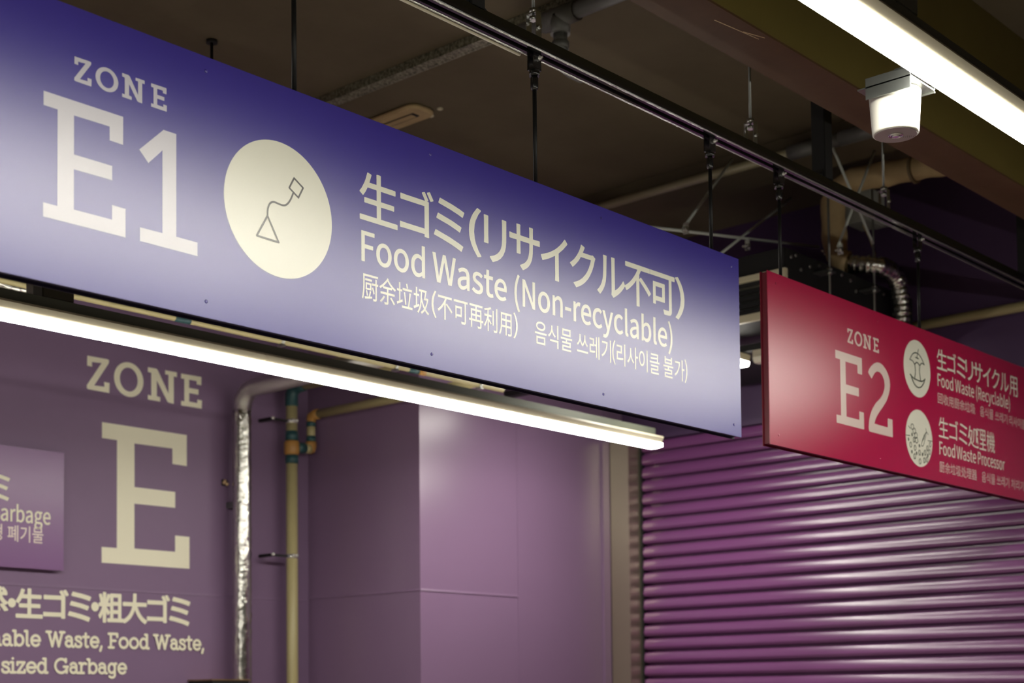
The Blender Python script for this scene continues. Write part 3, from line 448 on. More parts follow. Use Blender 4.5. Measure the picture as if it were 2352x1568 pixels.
# ---------------------------------------------------------------- the two zone signs
YS = 2.7724; ZB, ZT = 2.375, 2.975; E3 = .0003
def screw_heads(t, xs, zs):
    for x in xs:
        for z in zs:
            mb = MB(); mb.tube([(x, YS-.0002, z), (x, YS-.0012, z), (x, YS-.0017, z)], [.0042, .0040, .002], 14); mb.build('screw', MATS_S, t)
def sign(label, x0, x1, mface, mcore, medge):
    t = thing('zone_sign', label, 'sign', (x0, YS, ZB))
    MB().box(x0, x1, YS, YS+.003, ZB, ZT, .0006).build('sign_panel', mface, t)
    mb = MB(); mb.extr([(YS+.003, ZB+.004), (YS+.028, ZB+.004), (YS+.028, ZT-.004), (YS+.003, ZT-.004)], 'x', x0+.006, x1-.006)
    c = mb.build('core_frame', mcore, t)
    MB().box(x0, x1, YS+.028, YS+.031, ZB-.003, ZT, .0006).build('back_panel', medge, t)
    return t
bs = sign('blue zone sign reading ZONE E1, Food Waste (Non-recyclable)', .98, 4.2802, m_blue, m_bluedk, m_bluedk)
MATS_S = m_blue
screw_heads(bs, (1.371, 2.094, 2.817, 3.540, 4.236), (2.941, 2.412))
Yf = YS-E3
flat('lettering', [SLAB['Z']]+slab_o(1.8049, 1.8614, 2.8160, 2.8678)+[SLAB['N'], SLAB['e']], Yf, m_lilac, bs)['label'] = 'pale grey word ZONE'
flat('lettering', [SLAB['E'], SLAB['1']], Yf, m_lilac, bs)['label'] = 'large pale grey E1'
d = flat('icon_disc', [ellipse(2.3079, 2.6730, .1642, .1625, 96)], Yf, m_cream, bs)
strokes('icon_drawing', [[(2.3523, 2.7599), (2.3803, 2.743), (2.3655, 2.7156), (2.3371, 2.7326), (2.3523, 2.7599)],
    smooth([(2.3499, 2.7240), (2.3413, 2.7043), (2.3293, 2.6893), (2.3173, 2.6848), (2.3038, 2.6859), (2.287, 2.6878), (2.2761, 2.6792), (2.2711, 2.6647), (2.2707, 2.6494)]),
    [(2.2707, 2.6494), (2.2387, 2.595), (2.3044, 2.5934), (2.2707, 2.6494)]], .0046, Yf-E3, m_brown, d)
flat('lettering', boxed(BLUE_JP), Yf, m_cream, bs, .0019)['label'] = 'cream Japanese heading'
L2 = line('Food', 2.5708, 2.793, 2.6078, .1022) + line('Waste', 2.8233, 3.1123, 2.6078, .1022) + line('(Non-recyclable)', 3.1465, 3.8929, 2.6078, .1022)
flat('lettering', L2, Yf, m_cream, bs, .0013)['label'] = 'cream words Food Waste (Non-recyclable)'
L3 = line('厨余垃圾', 2.5709, 2.8078, 2.5175, .0735) + boxed([('(', 2.8177, 2.8353, 2.5100, 2.5822)]) + line('不可再利用', 2.8404, 3.1321, 2.5175, .0735) + boxed([(')', 3.1402, 3.1577, 2.5100, 2.5822)])
L3k = line('음식물', 3.2311, 3.3955, 2.5175, .0735) + line('쓰레기', 3.4182, 3.5788, 2.5175, .0735) + boxed([('(', 3.5849, 3.6004, 2.5095, 2.5835)]) + line('리사이클', 3.6064, 3.8225, 2.5175, .0735) + line('불가', 3.8439, 3.9562, 2.5175, .0735) + boxed([(')', 3.9583, 3.9724, 2.5095, 2.5845)])
flat('lettering', L3, Yf, m_cream, bs, .0003)['label'] = 'thin cream line of Chinese words'
flat('lettering', L3k, Yf, m_cream, bs, .0003)['label'] = 'thin cream line of Korean words'

rs = sign('red zone sign reading ZONE E2 with two round icons', 4.4570, 7.0-.06, m_red, m_reddk, m_reddk)
MATS_S = m_red
screw_heads(rs, (4.512, 5.235, 5.958, 6.681), (2.939, 2.412))
flat('lettering', fit([SLAB['Z']], 5.0005, 5.0431, 2.8170, 2.8719)+slab_o(5.0533, 5.1124, 2.8165, 2.8725)+fit([SLAB['N']], 5.1192, 5.1815, 2.8170, 2.8719)+fit([SLAB['e']], 5.1951, 5.2405, 2.8165, 2.8715), Yf, m_pinkp, rs)['label'] = 'pale pink word ZONE'
flat('lettering', fit([SLAB['E']], 4.9095, 5.1127, 2.5078, 2.7758)+[SLAB['2']], Yf, m_pinkp, rs)['label'] = 'large pale pink E2'
d = flat('icon_disc', [ellipse(5.5515, 2.8070, .1135, .1135, 96)], Yf, m_cream, rs); d['label'] = 'cream disc with an apple core drawing'
AP = [[(5.5651, 2.8866), (5.5563, 2.8652), (5.551, 2.8513)], [(5.5381, 2.8503), (5.5647, 2.8488)],
 smooth([(5.49, 2.8338), (5.5015, 2.8486), (5.5158, 2.8617), (5.539, 2.8699), (5.5665, 2.8679), (5.5913, 2.8536), (5.6121, 2.8319)]),
 smooth([(5.49, 2.8349), (5.5144, 2.8324), (5.5298, 2.8198)]), smooth([(5.5298, 2.8198), (5.5418, 2.8314), (5.5578, 2.8308), (5.5712, 2.8221)]), smooth([(5.5712, 2.8221), (5.5881, 2.8367), (5.6121, 2.8319)]),
 smooth([(5.5298, 2.8198), (5.5363, 2.7949), (5.5257, 2.7631)]), smooth([(5.5712, 2.8221), (5.5667, 2.7953), (5.5775, 2.7613)]),
 smooth([(5.4881, 2.7755), (5.5112, 2.7651), (5.5293, 2.7619), (5.5751, 2.7594), (5.5985, 2.7645), (5.614, 2.7755)]),
 smooth([(5.4985, 2.7664), (5.5148, 2.7463), (5.5371, 2.7335), (5.5599, 2.7315), (5.5834, 2.7394), (5.6028, 2.7575), (5.614, 2.7755)])]
strokes('icon_drawing', AP, .0042, Yf-E3, m_green, d)
d = flat('icon_disc', [ellipse(5.5555, 2.5302, .1130, .1130, 96)], Yf, m_cream, rs); d['label'] = 'cream disc with a drawing of scraps and grains'
PR = [[(5.4435, 2.5295), (5.4752, 2.5312)], [(5.629, 2.5302), (5.667, 2.5315)], [(5.4657, 2.5688), (5.481, 2.5601)],
 smooth([(5.6125, 2.576), (5.6189, 2.5627), (5.6059, 2.535), (5.5906, 2.5071), (5.581, 2.5006), (5.5696, 2.5046), (5.5823, 2.5278), (5.602, 2.5519), (5.6189, 2.5627)]), [(5.6069, 2.5568), (5.594, 2.5292)], [(5.5975, 2.5480), (5.5850, 2.5250)], [(5.6189, 2.5627), (5.6325, 2.5546)]]
for x, z, k in [(5.4632, 2.5152, 1), (5.4802, 2.496, 0), (5.5161, 2.4875, 0), (5.5533, 2.5005, 1), (5.488, 2.4692, 1), (5.5265, 2.4672, 1), (5.5519, 2.4724, 0), (5.5771, 2.4688, 1), (5.5984, 2.4778, 0), (5.6213, 2.4696, 1), (5.509, 2.4534, 0), (5.554, 2.4382, 0), (5.5899, 2.4465, 0), (5.6134, 2.4514, 0), (5.618, 2.4974, 0), (5.6423, 2.5156, 0), (5.6361, 2.4844, 0), (5.4927, 2.568, 2), (5.5079, 2.5529, 2), (5.5208, 2.5373, 2), (5.5244, 2.5185, 2), (5.4876, 2.5364, 1), (5.5039, 2.5181, 0)]:
    a, b = {0: (.0075, .0100), 1: (.0040, .0055), 2: (.0120, .0110)}[k]
    PR.append(arc(x, z, a, b, 0, 360, 12))
    if k == 1: PR.append([(x, z-.002), (x, z+.002)])
strokes('icon_drawing', PR, .0026, Yf-E3, m_green, d)
kz = .676
def redbox(xs, text, dz): 
    zz = {c[0]: (c[3], c[4]) for c in BLUE_JP}; o = []
    for ch, (a, b) in zip(text, xs):
        c0, c1 = zz.get(ch, (2.7030, 2.8330)); o.append((ch, a, b, 2.836+(c0-2.7134)*kz+dz, 2.836+(c1-2.7134)*kz+dz))
    return boxed(o)
J1 = redbox([(5.7251, 5.8139), (5.8188, 5.9005), (5.9055, 5.9864), (5.988, 6.0585), (6.0622, 6.1503), (6.1546, 6.2333), (6.2414, 6.3207), (6.3278, 6.4137), (6.421, 6.5064)], '生ゴミリサイクル用', 0)
flat('lettering', J1, Yf, m_cream, rs, .0008)['label'] = 'cream Japanese heading beside the apple core'
flat('lettering', line('Food', 5.7276, 5.8676, 2.7650, .0700)+line('Waste', 5.886, 6.0635, 2.7650, .0700)+line('(Recyclable)', 6.0825, 6.4215, 2.7650, .0700), Yf, m_cream, rs, .0006)['label'] = 'cream words Food Waste (Recyclable)'
flat('lettering', line('回收用厨余垃圾', 5.7259, 6.0701, 2.6985, .0480), Yf, m_pinkp, rs, .0002)['label'] = 'thin pink line of Chinese words, upper'
flat('lettering', line('음식물', 6.1177, 6.2487, 2.6985, .0490)+line('쓰레기', 6.2672, 6.3909, 2.6985, .0490)+line('리사이클용', 6.4114, 6.6250, 2.6985, .0490), Yf, m_pinkp, rs, .0002)['label'] = 'thin pink line of Korean words, upper'
J2 = redbox([(5.7275, 5.8146), (5.8218, 5.904), (5.91, 5.9887), (5.9919, 6.0973), (6.0769, 6.1684), (6.1744, 6.2566)], '生ゴミ処理機', -.2776)
flat('lettering', J2, Yf, m_cream, rs, .0003)['label'] = 'cream Japanese heading beside the scraps'
flat('lettering', line('Food', 5.7303, 5.8708, 2.4878, .0705)+line('Waste', 5.8851, 6.067, 2.4878, .0705)+line('Processor', 6.0859, 6.3513, 2.4878, .0705), Yf, m_cream, rs, .0006)['label'] = 'cream words Food Waste Processor'
flat('lettering', line('厨余垃圾处理器', 5.7261, 6.0702, 2.4190, .0490), Yf, m_pinkp, rs, .0002)['label'] = 'thin pink line of Chinese words, lower'
flat('lettering', line('음식물', 6.1192, 6.2502, 2.4190, .0495)+line('쓰레기', 6.2672, 6.3936, 2.4190, .0495)+line('처리기', 6.414, 6.5475, 2.4190, .0495), Yf, m_pinkp, rs, .0002)['label'] = 'thin pink line of Korean words, lower'

# ---------------------------------------------------------------- lettering and plate on the back wall
wl = thing('wall_lettering', 'big cream vinyl lettering ZONE E on the purple back wall', 'lettering', (3.99, YW, 1.62))
Yv = YW-.0008
flat('zone_word', fit([SLAB['Z']], 3.988, 4.1115, 2.9886, 3.1487)+slab_o(4.1362, 4.3020, 2.9862, 3.1530)+fit([SLAB['N']], 4.3275, 4.4973, 2.9886, 3.1480)+fit([SLAB['e']], 4.5225, 4.6487, 2.9880, 3.1480), Yv, m_wcream, wl)
flat('letter', fit([SLAB['E']], 4.0708, 4.5734, 2.1797, 2.8447), Yv, m_wcream, wl)
zz = [b for b in WALL_JP]
flat('japanese_line', boxed(zz)+boxed([('燃', 3.3975, 3.5855, 1.9360, 2.0390), ('可', 3.250, 3.385, 1.9380, 2.0360)]), Yv-.002, m_wcream, wl, .0042)
strokes('english_line', slab_line('nable', 3.500, 3.7554, 1.776, .0765)+slab_line('Bur', 3.335, 3.492, 1.776, .0765)+slab_line('Waste,', 3.7754, 4.0762, 1.776, .0765)+slab_line('Food', 4.1019, 4.3385, 1.776, .0765)+slab_line('Waste,', 4.3543, 4.6583, 1.776, .0765), .0128, Yv, m_wcream, wl)
strokes('english_line', slab_line('sized', 3.5567, 3.7947, 1.655, .0745)+slab_line('Over', 3.335, 3.549, 1.655, .0745)+slab_line('Garbage', 3.8203, 4.2108, 1.655, .0745), .0125, Yv, m_wcream, wl)
t = thing('wall_plate', 'small violet sign plate on the back wall left of the big E', 'sign', (3.849, YW-.03, 2.126))
Yq = YW-.034
MB().box(2.75, 3.849, Yq, Yq+.006, 2.126, 2.6685, .001).build('plate', m_psign, t)
for x in (2.9, 3.75): MB().box(x-.03, x+.03, Yq+.006, YW-.003, 2.2, 2.6).build('standoff', m_dzinc, t)
flat('lettering', boxed([('ミ', 3.470, 3.5746, 2.4225, 2.5385), ('ゴ', 3.360, 3.455, 2.4225, 2.5385)]), Yq-E3, m_wcream, t, .0022)
flat('lettering', line('arbage', 3.5342, 3.7792, 2.3320, .098)+line('G', 3.475, 3.526, 2.3320, .098), Yq-E3, m_wcream, t, .0011)
flat('lettering', line('폐기물', 3.5663, 3.7434, 2.2490, .0800)+line('대형', 3.425, 3.5391, 2.2490, .0800), Yq-E3, m_pinkp, t, .0005)

# ---------------------------------------------------------------- roller shutter
rsx = XR-.012; pitch = .075
t = thing('roller_shutter', 'purple roller shutter of horizontal steel slats below the red sign', 'shutter', (XR, (SH0+SH1)/2, 0))
SLAT = [(.0, -.030), (.190, -.030), (.191, .0060), (.21, .0080), (.37, .0160)]; dd = .0160
for k in range(9):
    SLAT.append((.39+k*.068, dd)); dd -= pitch*.068*math.tan(math.radians(3+26*k/8))
SLAT.append((.940, -.030))
prof = []
z = .06
while z < SHT-.001:
    for f, dpt in SLAT: prof.append((rsx-dpt, z+f*pitch))
    z += pitch
mb = MB(); n = len(prof)
A = [mb.bm.verts.new((x, SH0, z)) for x, z in prof]; B = [mb.bm.verts.new((x, SH1+.02, z)) for x, z in prof]
for i in range(n-1):
    f = mb.bm.faces.new((A[i], A[i+1], B[i+1], B[i])); f.smooth = 5 <= i % 15 <= 12
mb.build('slat_curtain', m_shut, t)
mb = MB(); mb.box(XR-.135, XR-.015, 5.205, 5.335, 0, SHT); g = mb.build('guide_rail', m_gold, t); g['label'] = 'steel guide rail'
MB().box(XR-.030, XR-.012, 5.19, 5.212, 0, SHT).build('guide_lip', m_blackm, t)
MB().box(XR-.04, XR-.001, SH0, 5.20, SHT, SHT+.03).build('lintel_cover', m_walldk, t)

# ---------------------------------------------------------------- black rail with posts, hanger rods
RY0, RY1, RZ0, RZ1 = 2.757, 2.807, 3.353, 3.392
t = thing('hanging_rail', 'long black steel rail on posts, carrying the rods of both signs', 'rail', (3.0, 2.782, RZ0))
rr = .007; sec = [(RY0, RZ1)] + [(RY0+rr-rr*math.cos(a*math.pi/16), RZ0+rr-rr*math.sin(a*math.pi/16)) for a in range(9)]
sec += [(RY0+.016, RZ0), (RY0+.016, RZ0+.010), (RY1-.016, RZ0+.010), (RY1-.016, RZ0)] + [(RY1-rr+rr*math.sin(a*math.pi/16), RZ0+rr-rr*math.cos(a*math.pi/16)) for a in range(9)] + [(RY1, RZ1)]
mb = MB(); mb.extr(sec, 'x', .3, XR-.01)
for f in mb.bm.faces:
    n = f.normal if f.normal.length else f.calc_center_median()
    f.normal_update(); f.smooth = abs(f.normal.y) > .05 and abs(f.normal.z) > .05
mb.build('rail', m_railb, t)
for y in (RY0+.0015, RY1-.0015): MB().tube([(.3, y, RZ0+.001), (XR-.01, y, RZ0+.001)], .0026, 12).build('edge_highlight', m_spark, t)['label'] = 'thin bare-metal edge'  # bright metal tubes added to carry the highlight along the rail's lower edges
for x in (1.12, 2.99, 4.86, 6.655):
    mb = MB(); mb.box(x-.028, x+.028, 2.754, 2.810, RZ1-.002, CEIL-.012, .003); mb.box(x-.055, x+.055, 2.727, 2.837, CEIL-.012, CEIL)
    for s in (-1, 1):
        mb.extr([(x+s*.027, RZ1-.001), (x+s*.060, RZ1-.001), (x+s*.034, RZ1+.011), (x+s*.027, RZ1+.034)], 'y', 2.764, 2.800)
    mb.build('post', m_blackm, t)
tag(MB().tube([(.3, 2.822, 3.356), (3.235, 2.822, 3.356)], .0055, 12).build('conduit', m_trimc), 'thin pale conduit along the underside of the black rail', 'pipe')
def rod(x, label, zt=ZT-.004):
    y = 2.788; t = thing('hanger_rod', label, 'rod', (x, y, zt), 'hanger rods of the zone signs')
    MB().cyl((x, y, zt), (x, y, RZ0-.072), .0062, k=14).build('rod', m_blackr, t)
    mb = MB(); mb.box(x-.016, x+.016, y-.013, y-.010, RZ0-.045, RZ0+.012); mb.box(x-.016, x+.016, y+.010, y+.013, RZ0-.045, RZ0+.012); mb.box(x-.016, x+.016, y-.013, y+.013, RZ0-.048, RZ0-.044)
    mb.build('clamp', m_black, t)
    MB().tube([(x, y, RZ0-.048), (x, y, RZ0-.064)], .0165, 6).build('nut', m_black, t)
    MB().tube([(x, y, RZ0-.064), (x, y, RZ0-.070), (x, y, RZ0-.098), (x, y, RZ0-.104)], [.0085, .0115, .0115, .008], 14).build('coupling', m_black, t)
    mb = MB(); mb.tube([(x+.004, y-.013, RZ0-.014), (x+.004, y-.019, RZ0-.014)], .007, 6); mb.tube([(x+.004, y-.019, RZ0-.014), (x+.004, y-.028, RZ0-.014)], .0035, 8); mb.build('bolt', m_spark, t)
    return t
r0 = rod(2.367, 'black hanger rod rising from the blue sign above its white disc')
for x, lb in ((1.475, 'black hanger rod at the far left part of the blue sign'), (3.259, 'black hanger rod rising from the blue sign above the Japanese heading'), (4.143, 'black hanger rod nearest the free right end of the blue sign'), (4.569, 'black hanger rod at the left end of the red sign'), (5.611, 'black hanger rod above the round icons of the red sign')):
    dup(r0, (x, 2.788, ZT-.004), lb)
def hanger(x, label, m):
    y = 2.782; t = thing('ceiling_hanger', label, 'rod', (x, y, RZ1), 'steel hangers above the black rail')
    MB().cyl((x, y, RZ1+.07), (x, y, CEIL), .0045, k=10).build('rod', m_dzinc, t)
    mb = MB(); mb.box(x-.011, x+.011, y-.020, y-.017, RZ1+.0, RZ1+.075); mb.box(x-.011, x+.011, y+.017, y+.020, RZ1+.0, RZ1+.075); mb.box(x-.011, x+.011, y-.020, y+.020, RZ1+.073, RZ1+.077); mb.build('bracket', m_zinc, t)
    MB().tube([(x, y, RZ1+.077), (x, y, RZ1+.089)], .0130, 6).build('nut', m_zinc, t)
    MB().tube([(x-.001, y-.020, RZ1+.03), (x-.001, y-.028, RZ1+.03)], .0065, 6).build('bolt', m_zinc, t)
    MB().tube([(x, y, RZ1+.055), (x, y, RZ1+.066)], .0130, 6).build('nut', m_zinc, t)
    return t
h0 = hanger(3.251, 'zinc rod and bracket from ceiling to black rail beside the grey pipe tee', m_zinc)
dup(h0, (4.383, 2.782, RZ1), 'zinc rod with nuts reaching the black rail right of the blue sign heading')
dup(h0, (5.325, 2.782, RZ1), 'dim zinc rod and bracket on the black rail below the white lamp cup')
t = thing('ceiling_rod', 'short dark rod with round cap on the ceiling above the word ZONE', 'rod', (3.615, 4.75, 2.985))
MB().cyl((3.615, 4.75, 2.985), (3.615, 4.75, CEIL-.006), .0060, k=12).build('rod', m_blackm, t)
MB().cyl((3.615, 4.75, CEIL-.012), (3.615, 4.75, CEIL), .022, k=20).build('cap', m_blackm, t)

# ---------------------------------------------------------------- olive beam and the emergency lamp
t = thing('ceiling_beam', 'olive steel beam with red-brown underside beside the glowing batten', 'beam', (2.5, 2.48, 3.494))
MB().box(-4.9, XR-.005, 2.403, 2.560, 3.501, CEIL-.001).build('beam_web', m_beam, t)
MB().box(-4.9, XR-.005, 2.400, 2.564, 3.494, 3.501).build('bottom_flange', m_beamb, t)['label'] = 'red-brown underside'
mb = MB()
for a, b, c in ((3.685, 2.455, .20), (3.81, 2.437, .08)):
    mb.extr([(a, b), (a+c, b-.024), (a+c+.003, b-.022), (a+.002, b+.004)], 'z', 3.4936, 3.4941)
mb.build('scratch', mat('bare_scratch', (.42, .30, .15), .4), t)
ex, ey = 3.393, 1.737
t = thing('emergency_light', 'white cup-shaped emergency lamp hanging at top right below the batten', 'lamp', (ex, ey, 2.885))
MB().lathe((ex, ey, 2.885), [(.0530, .0), (.0555, .002), (.0565, .006), (.0628, .098), (.0635, .102), (.0625, .104)], 56).build('cup', m_white, t)
f = MB().lathe((ex, ey, 2.8835), [(.0505, .0), (.0520, .0016)], 48).build('lens_plate', m_lens, t); f['label'] = 'mauve grey bottom plate'
l = MB().lathe((ex, ey, 2.8790), [(.008, .0), (.0095, .001), (.010, .0045)], 30).build('lens', m_chrome, f)
for rr in (.0125, .0165):
    MB().tube([(ex+rr*math.cos(a*math.pi/16), ey+rr*math.sin(a*math.pi/16), 2.8828) for a in range(33)], .0014, 8, cap=False).build('lens_ring', m_chrome, f)
mb = MB()
for k in range(9): mb.box(ex+.022+.0035*(k % 5), ex+.024+.0035*(k % 5), ey-.020+.010*(k//5)-.0035*(k % 5), ey-.0185+.010*(k//5)-.0035*(k % 5), 2.8831, 2.8836)
mb.build('fine_print', m_blackm, f)
mb = MB(); mb.box(3.321, 3.324, 1.6595, 1.778, 2.962, 3.014); mb.box(3.321, 3.452, 1.6595, 1.800, 2.9895, 2.993); mb.box(3.321, 3.452, 1.6595, 1.70, 3.012, 3.016); mb.box(3.449, 3.452, 1.6595, 1.800, 2.985, 3.004)
mb.build('bracket_plate', m_dzinc, t)

# ---------------------------------------------------------------- pipes under the ceiling
t = thing('steel_lip_channel', 'galvanised steel channel fixed under the ceiling left of the grey pipe tee', 'channel', (4.24, 4.4, 4.06))
mb = MB(); mb.extr([(4.268, CEIL-.001), (4.268, CEIL-.036), (4.300, CEIL-.040), (4.304, CEIL-.045), (4.312, CEIL-.045), (4.312, CEIL-.041), (4.306, CEIL-.001)], 'y', 2.95, 5.35); mb.build('channel', m_galv, t)
tg = thing('drain_pipe', 'dark grey plastic pipe with tee, hung under the ceiling behind the rail', 'pipe', (4.21, 3.5, 4.0))
MB().tube([(4.216, 2.575, 4.0), (4.216, 3.70, 4.0)], .030, 20).build('pipe', m_grey, tg)
mb = MB(); mb.tube([(4.216, 3.40, 4.0), (4.216, 3.56, 4.0)], .037, 20); mb.tube([(4.216, 3.48, 4.0), (4.216, 3.48, 3.935)], .037, 20); mb.build('tee', m_grey, tg)
MB().tube([(4.216, 3.48, 3.94), (4.216, 3.48, 3.86)], .026, 20).build('branch', m_grey, tg)
MB().tube([(4.216, 3.48, 3.905), (4.216, 3.48, 3.88)], .032, 20).build('collar', m_grey, tg)
MB().tube([(4.216, 3.48, 3.87), (4.222, 3.48, 3.846), (4.245, 3.48, 3.826), (4.28, 3.48, 3.820), (4.34, 3.48, 3.820)], .028, 16).build('elbow', m_grey, tg)
t = thing('conduit_pipe', 'shiny steel conduit with dark couplings, behind the rail right of the sign heading', 'pipe', (6.0, 4.2, 4.0))
MB().tube([(6.0, 2.575, 4.0), (6.0, 5.33, 4.0)], .021, 20).build('pipe', m_steel, t)
for y0, y1 in ((3.42, 3.60), (3.06, 3.34)): MB().tube([(6.0, y0, 4.0), (6.0, y1, 4.0)], .034, 20).build('coupling', m_grey, t)
MB().tube([(6.0, 3.34, 4.0), (6.0, 3.42, 4.0)], .030, 20).build('coupling', m_grey, t)
# flush slotted fitting on the ceiling, with two small screws
t = thing('ceiling_slot_light', 'tan rounded slot fixture set flat on the ceiling above the blue sign', 'lamp', (4.65, 5.0, CEIL-.03))
def rrect(x0, x1, y0, y1, r, n=6):
    P = []
    for cx, cy, a in ((x1-r, y1-r, 0), (x0+r, y1-r, 90), (x0+r, y0+r, 180), (x1-r, y0+r, 270)): P += [(cx+r*math.cos(math.radians(a+90*i/n)), cy+r*math.sin(math.radians(a+90*i/n))) for i in range(n+1)]
    return P
mb = MB(); mb.extr(rrect(4.575, 4.725, 4.60, 5.80, .05), 'z', CEIL-.022, CEIL); o = mb.build('body', m_tan, t)
o.modifiers.new('bevel', 'BEVEL').width = .008
mb = MB(); mb.extr(rrect(4.628, 4.672, 4.66, 5.74, .006), 'z', CEIL-.0235, CEIL-.021); mb.build('slot_frame', m_blackm, t)
mb = MB(); mb.extr(rrect(4.634, 4.666, 4.675, 5.725, .005), 'z', CEIL-.025, CEIL-.022); mb.build('slot_panel', m_tan, t)
for x, y in ((4.712, 4.575), (4.742, 4.66)): MB().lathe((x, y, CEIL-.008), [(.008, 0), (.013, .003), (.013, .008)], 16).build('screw', m_trimc, t)

# ---------------------------------------------------------------- air unit and pipes between the signs
t = thing('air_unit', 'black boxed air unit with cream grille frame behind the red sign', 'air conditioner', (6.3, 3.9, 3.2))
MB().box(5.712, 6.90, 3.462, 4.50, 3.185, 3.476, .004).build('body', m_blackm, t)
mb = MB(); x0, x1 = 5.690, 5.712
mb.box(x0, x1, 3.448, 4.50, 3.352, 3.378, .002); mb.box(x0, x1, 3.448, 4.50, 3.172, 3.206, .002); mb.box(x0, x1, 3.448, 3.470, 3.206, 3.352, .002); mb.box(x0, x1, 4.478, 4.50, 3.206, 3.352, .002)
g = mb.build('grille_frame', m_trimc, t); g['label'] = 'cream grille frame'
for z in (3.236, 3.266, 3.296, 3.326):
    mb = MB(); mb.extr([(5.698, z-.006), (5.700, z-.006), (5.712, z+.006), (5.710, z+.006)], 'y', 3.470, 4.478); mb.build('slat', m_dzinc, t)
for x, z in ((5.80, 3.455), (5.92, 3.43), (6.28, 3.44), (6.6, 3.44), (6.7, 3.38), (5.76, 3.44), (5.84, 3.40), (6.0, 3.452), (6.07, 3.43), (6.2, 3.45), (6.33, 3.40), (6.52, 3.30), (6.1, 3.3)): MB().tube([(x, 3.462, z), (x, 3.456, z)], .008, 8).build('bolt', m_zinc, t)
for x in (5.985, 6.395):
    MB().box(x-.03, x+.03, 3.385, 3.462, 3.404, 3.412).build('hanger_lug', m_dzinc, t)
def drop_rod(x, y, z0, z1, label):
    t = thing('unit_rod', label, 'rod', (x, y, z0), 'hanging rods of the air unit')
    MB().cyl((x, y, z0), (x, y, z1), .0055, k=10).build('rod', m_dzinc, t)
    MB().tube([(x, y, 3.396), (x, y, 3.408)], .014, 6).build('nut', m_zinc, t)
    MB().tube([(x, y, 3.412), (x, y, 3.424)], .014, 6).build('nut', m_zinc, t)
drop_rod(5.985, 3.40, 3.278, CEIL, 'grey threaded rod holding the black air unit at its left front corner')
drop_rod(6.395, 3.40, 3.30, CEIL, 'grey threaded rod holding the black air unit at its right end')
t = thing('wrapped_duct', 'tan wrapped pipe with a silver foil hose end, bending down behind the rail', 'pipe', (6.25, 3.3, 3.45))
pts = [(6.36, 2.575, 3.895), (6.36, 2.957, 3.908), (6.36, 3.16, 3.915), (6.36, 3.36, 3.930), (6.36, 3.477, 3.938), (6.36, 3.552, 3.915), (6.36, 3.588, 3.860), (6.36, 3.588, 3.781), (6.36, 3.581, 3.655), (6.36, 3.572, 3.60), (6.365, 3.545, 3.565), (6.38, 3.50, 3.548)]
fine = []
for a, b in zip(pts, pts[1:]):
    n = max(2, int((Vector(b)-Vector(a)).length/.02)); fine += [tuple(Vector(a).lerp(Vector(b), i/n)) for i in range(n)]
MB().tube(fine, [.056+.003*math.sin(i*.9)+.003*math.sin(i*.37) for i in range(len(fine))], 22).build('wrap', m_tan, t)
for y in (2.96, 3.16): MB().tube([(6.36, y, 3.885+.03*(y-2.3)), (6.36, y+.014, 3.885+.03*(y-2.3))], .063, 22).build('band', mat('tan_band', (.20, .15, .08), .6), t)
pts = [(6.38, 3.515, 3.548), (6.385, 3.45, 3.535), (6.412, 3.38, 3.522), (6.500, 3.38, 3.521), (6.56, 3.38, 3.508), (6.598, 3.38, 3.470), (6.613, 3.38, 3.417), (6.622, 3.38, 3.335), (6.627, 3.38, 3.25), (6.63, 3.38, 2.6)]
fine = []
for a, b in zip(pts, pts[1:]):
    n = max(2, int((Vector(b)-Vector(a)).length/.008))
    fine += [tuple(Vector(a).lerp(Vector(b), i/n)) for i in range(n)]
mb = MB(); mb.tube(fine, [.040+.004*math.sin(i*1.9)+.002*math.sin(i*.7) for i in range(len(fine))], 26)
for v in mb.bm.verts: v.co += Vector((random.random()-.5, random.random()-.5, random.random()-.5))*.006
h = mb.build('foil_hose', m_foil, t); h['label'] = 'crinkled silver foil hose'
def brace(a, b, label):
    t = thing('brace_rod', label, 'rod', tuple((Vector(a)+Vector(b))/2), 'thin brace rods behind the rail')
    MB().cyl(a, b, .0062, k=10).build('rod', m_brace, t); return t
def clampon(t, p, s=1.):
    x, y, z = p; mb = MB()
    mb.box(x-.026*s, x+.026*s, y-.012, y-.008, z-.022*s, z-.016*s); mb.box(x+.012*s, x+.018*s, y-.014, y+.01, z-.022*s, z+.026*s); mb.box(x-.012*s, x+.014*s, y-.010, y+.010, z-.012*s, z-.004*s)
    mb.build('clamp', m_spark, t)
    MB().tube([(x-.004, y-.022, z-.006), (x-.004, y-.010, z-.006)], .010, 8).build('bolt', m_zinc, t)
b1 = brace((5.98, 3.9, CEIL-.06), (5.290, 3.7, 3.512), 'slanting grey brace rod from under the rail to the blue sign corner'); clampon(b1, (5.290, 3.7, 3.512))
b2 = brace((4.85, 3.7, 3.43), (6.413, 3.7, 3.677), 'long thin grey brace rod crossing behind the signs to the tan pipe'); clampon(b2, (6.45, 3.69, 3.672), 1.15)
b3 = brace((6.50, 3.9, 3.98), (5.50, 3.66, 3.435), 'faint slanting brace rod behind the blue sign corner'); clampon(b3, (5.77, 3.70, 3.545))
b4 = brace((5.965, 3.36, 3.955), (6.316, 3.36, 3.60), 'grey brace rod slanting down beside the tan pipe bend')
b5 = brace((6.306, 3.3, CEIL), (5.888, 3.3, 3.482), 'grey brace rod slanting left in front of the tan pipe'); clampon(b5, (5.888, 3.3, 3.47))
t = thing('junction_box', 'grey junction box behind the rail right of the tan pipe', 'box', (6.50, 3.50, 3.78))
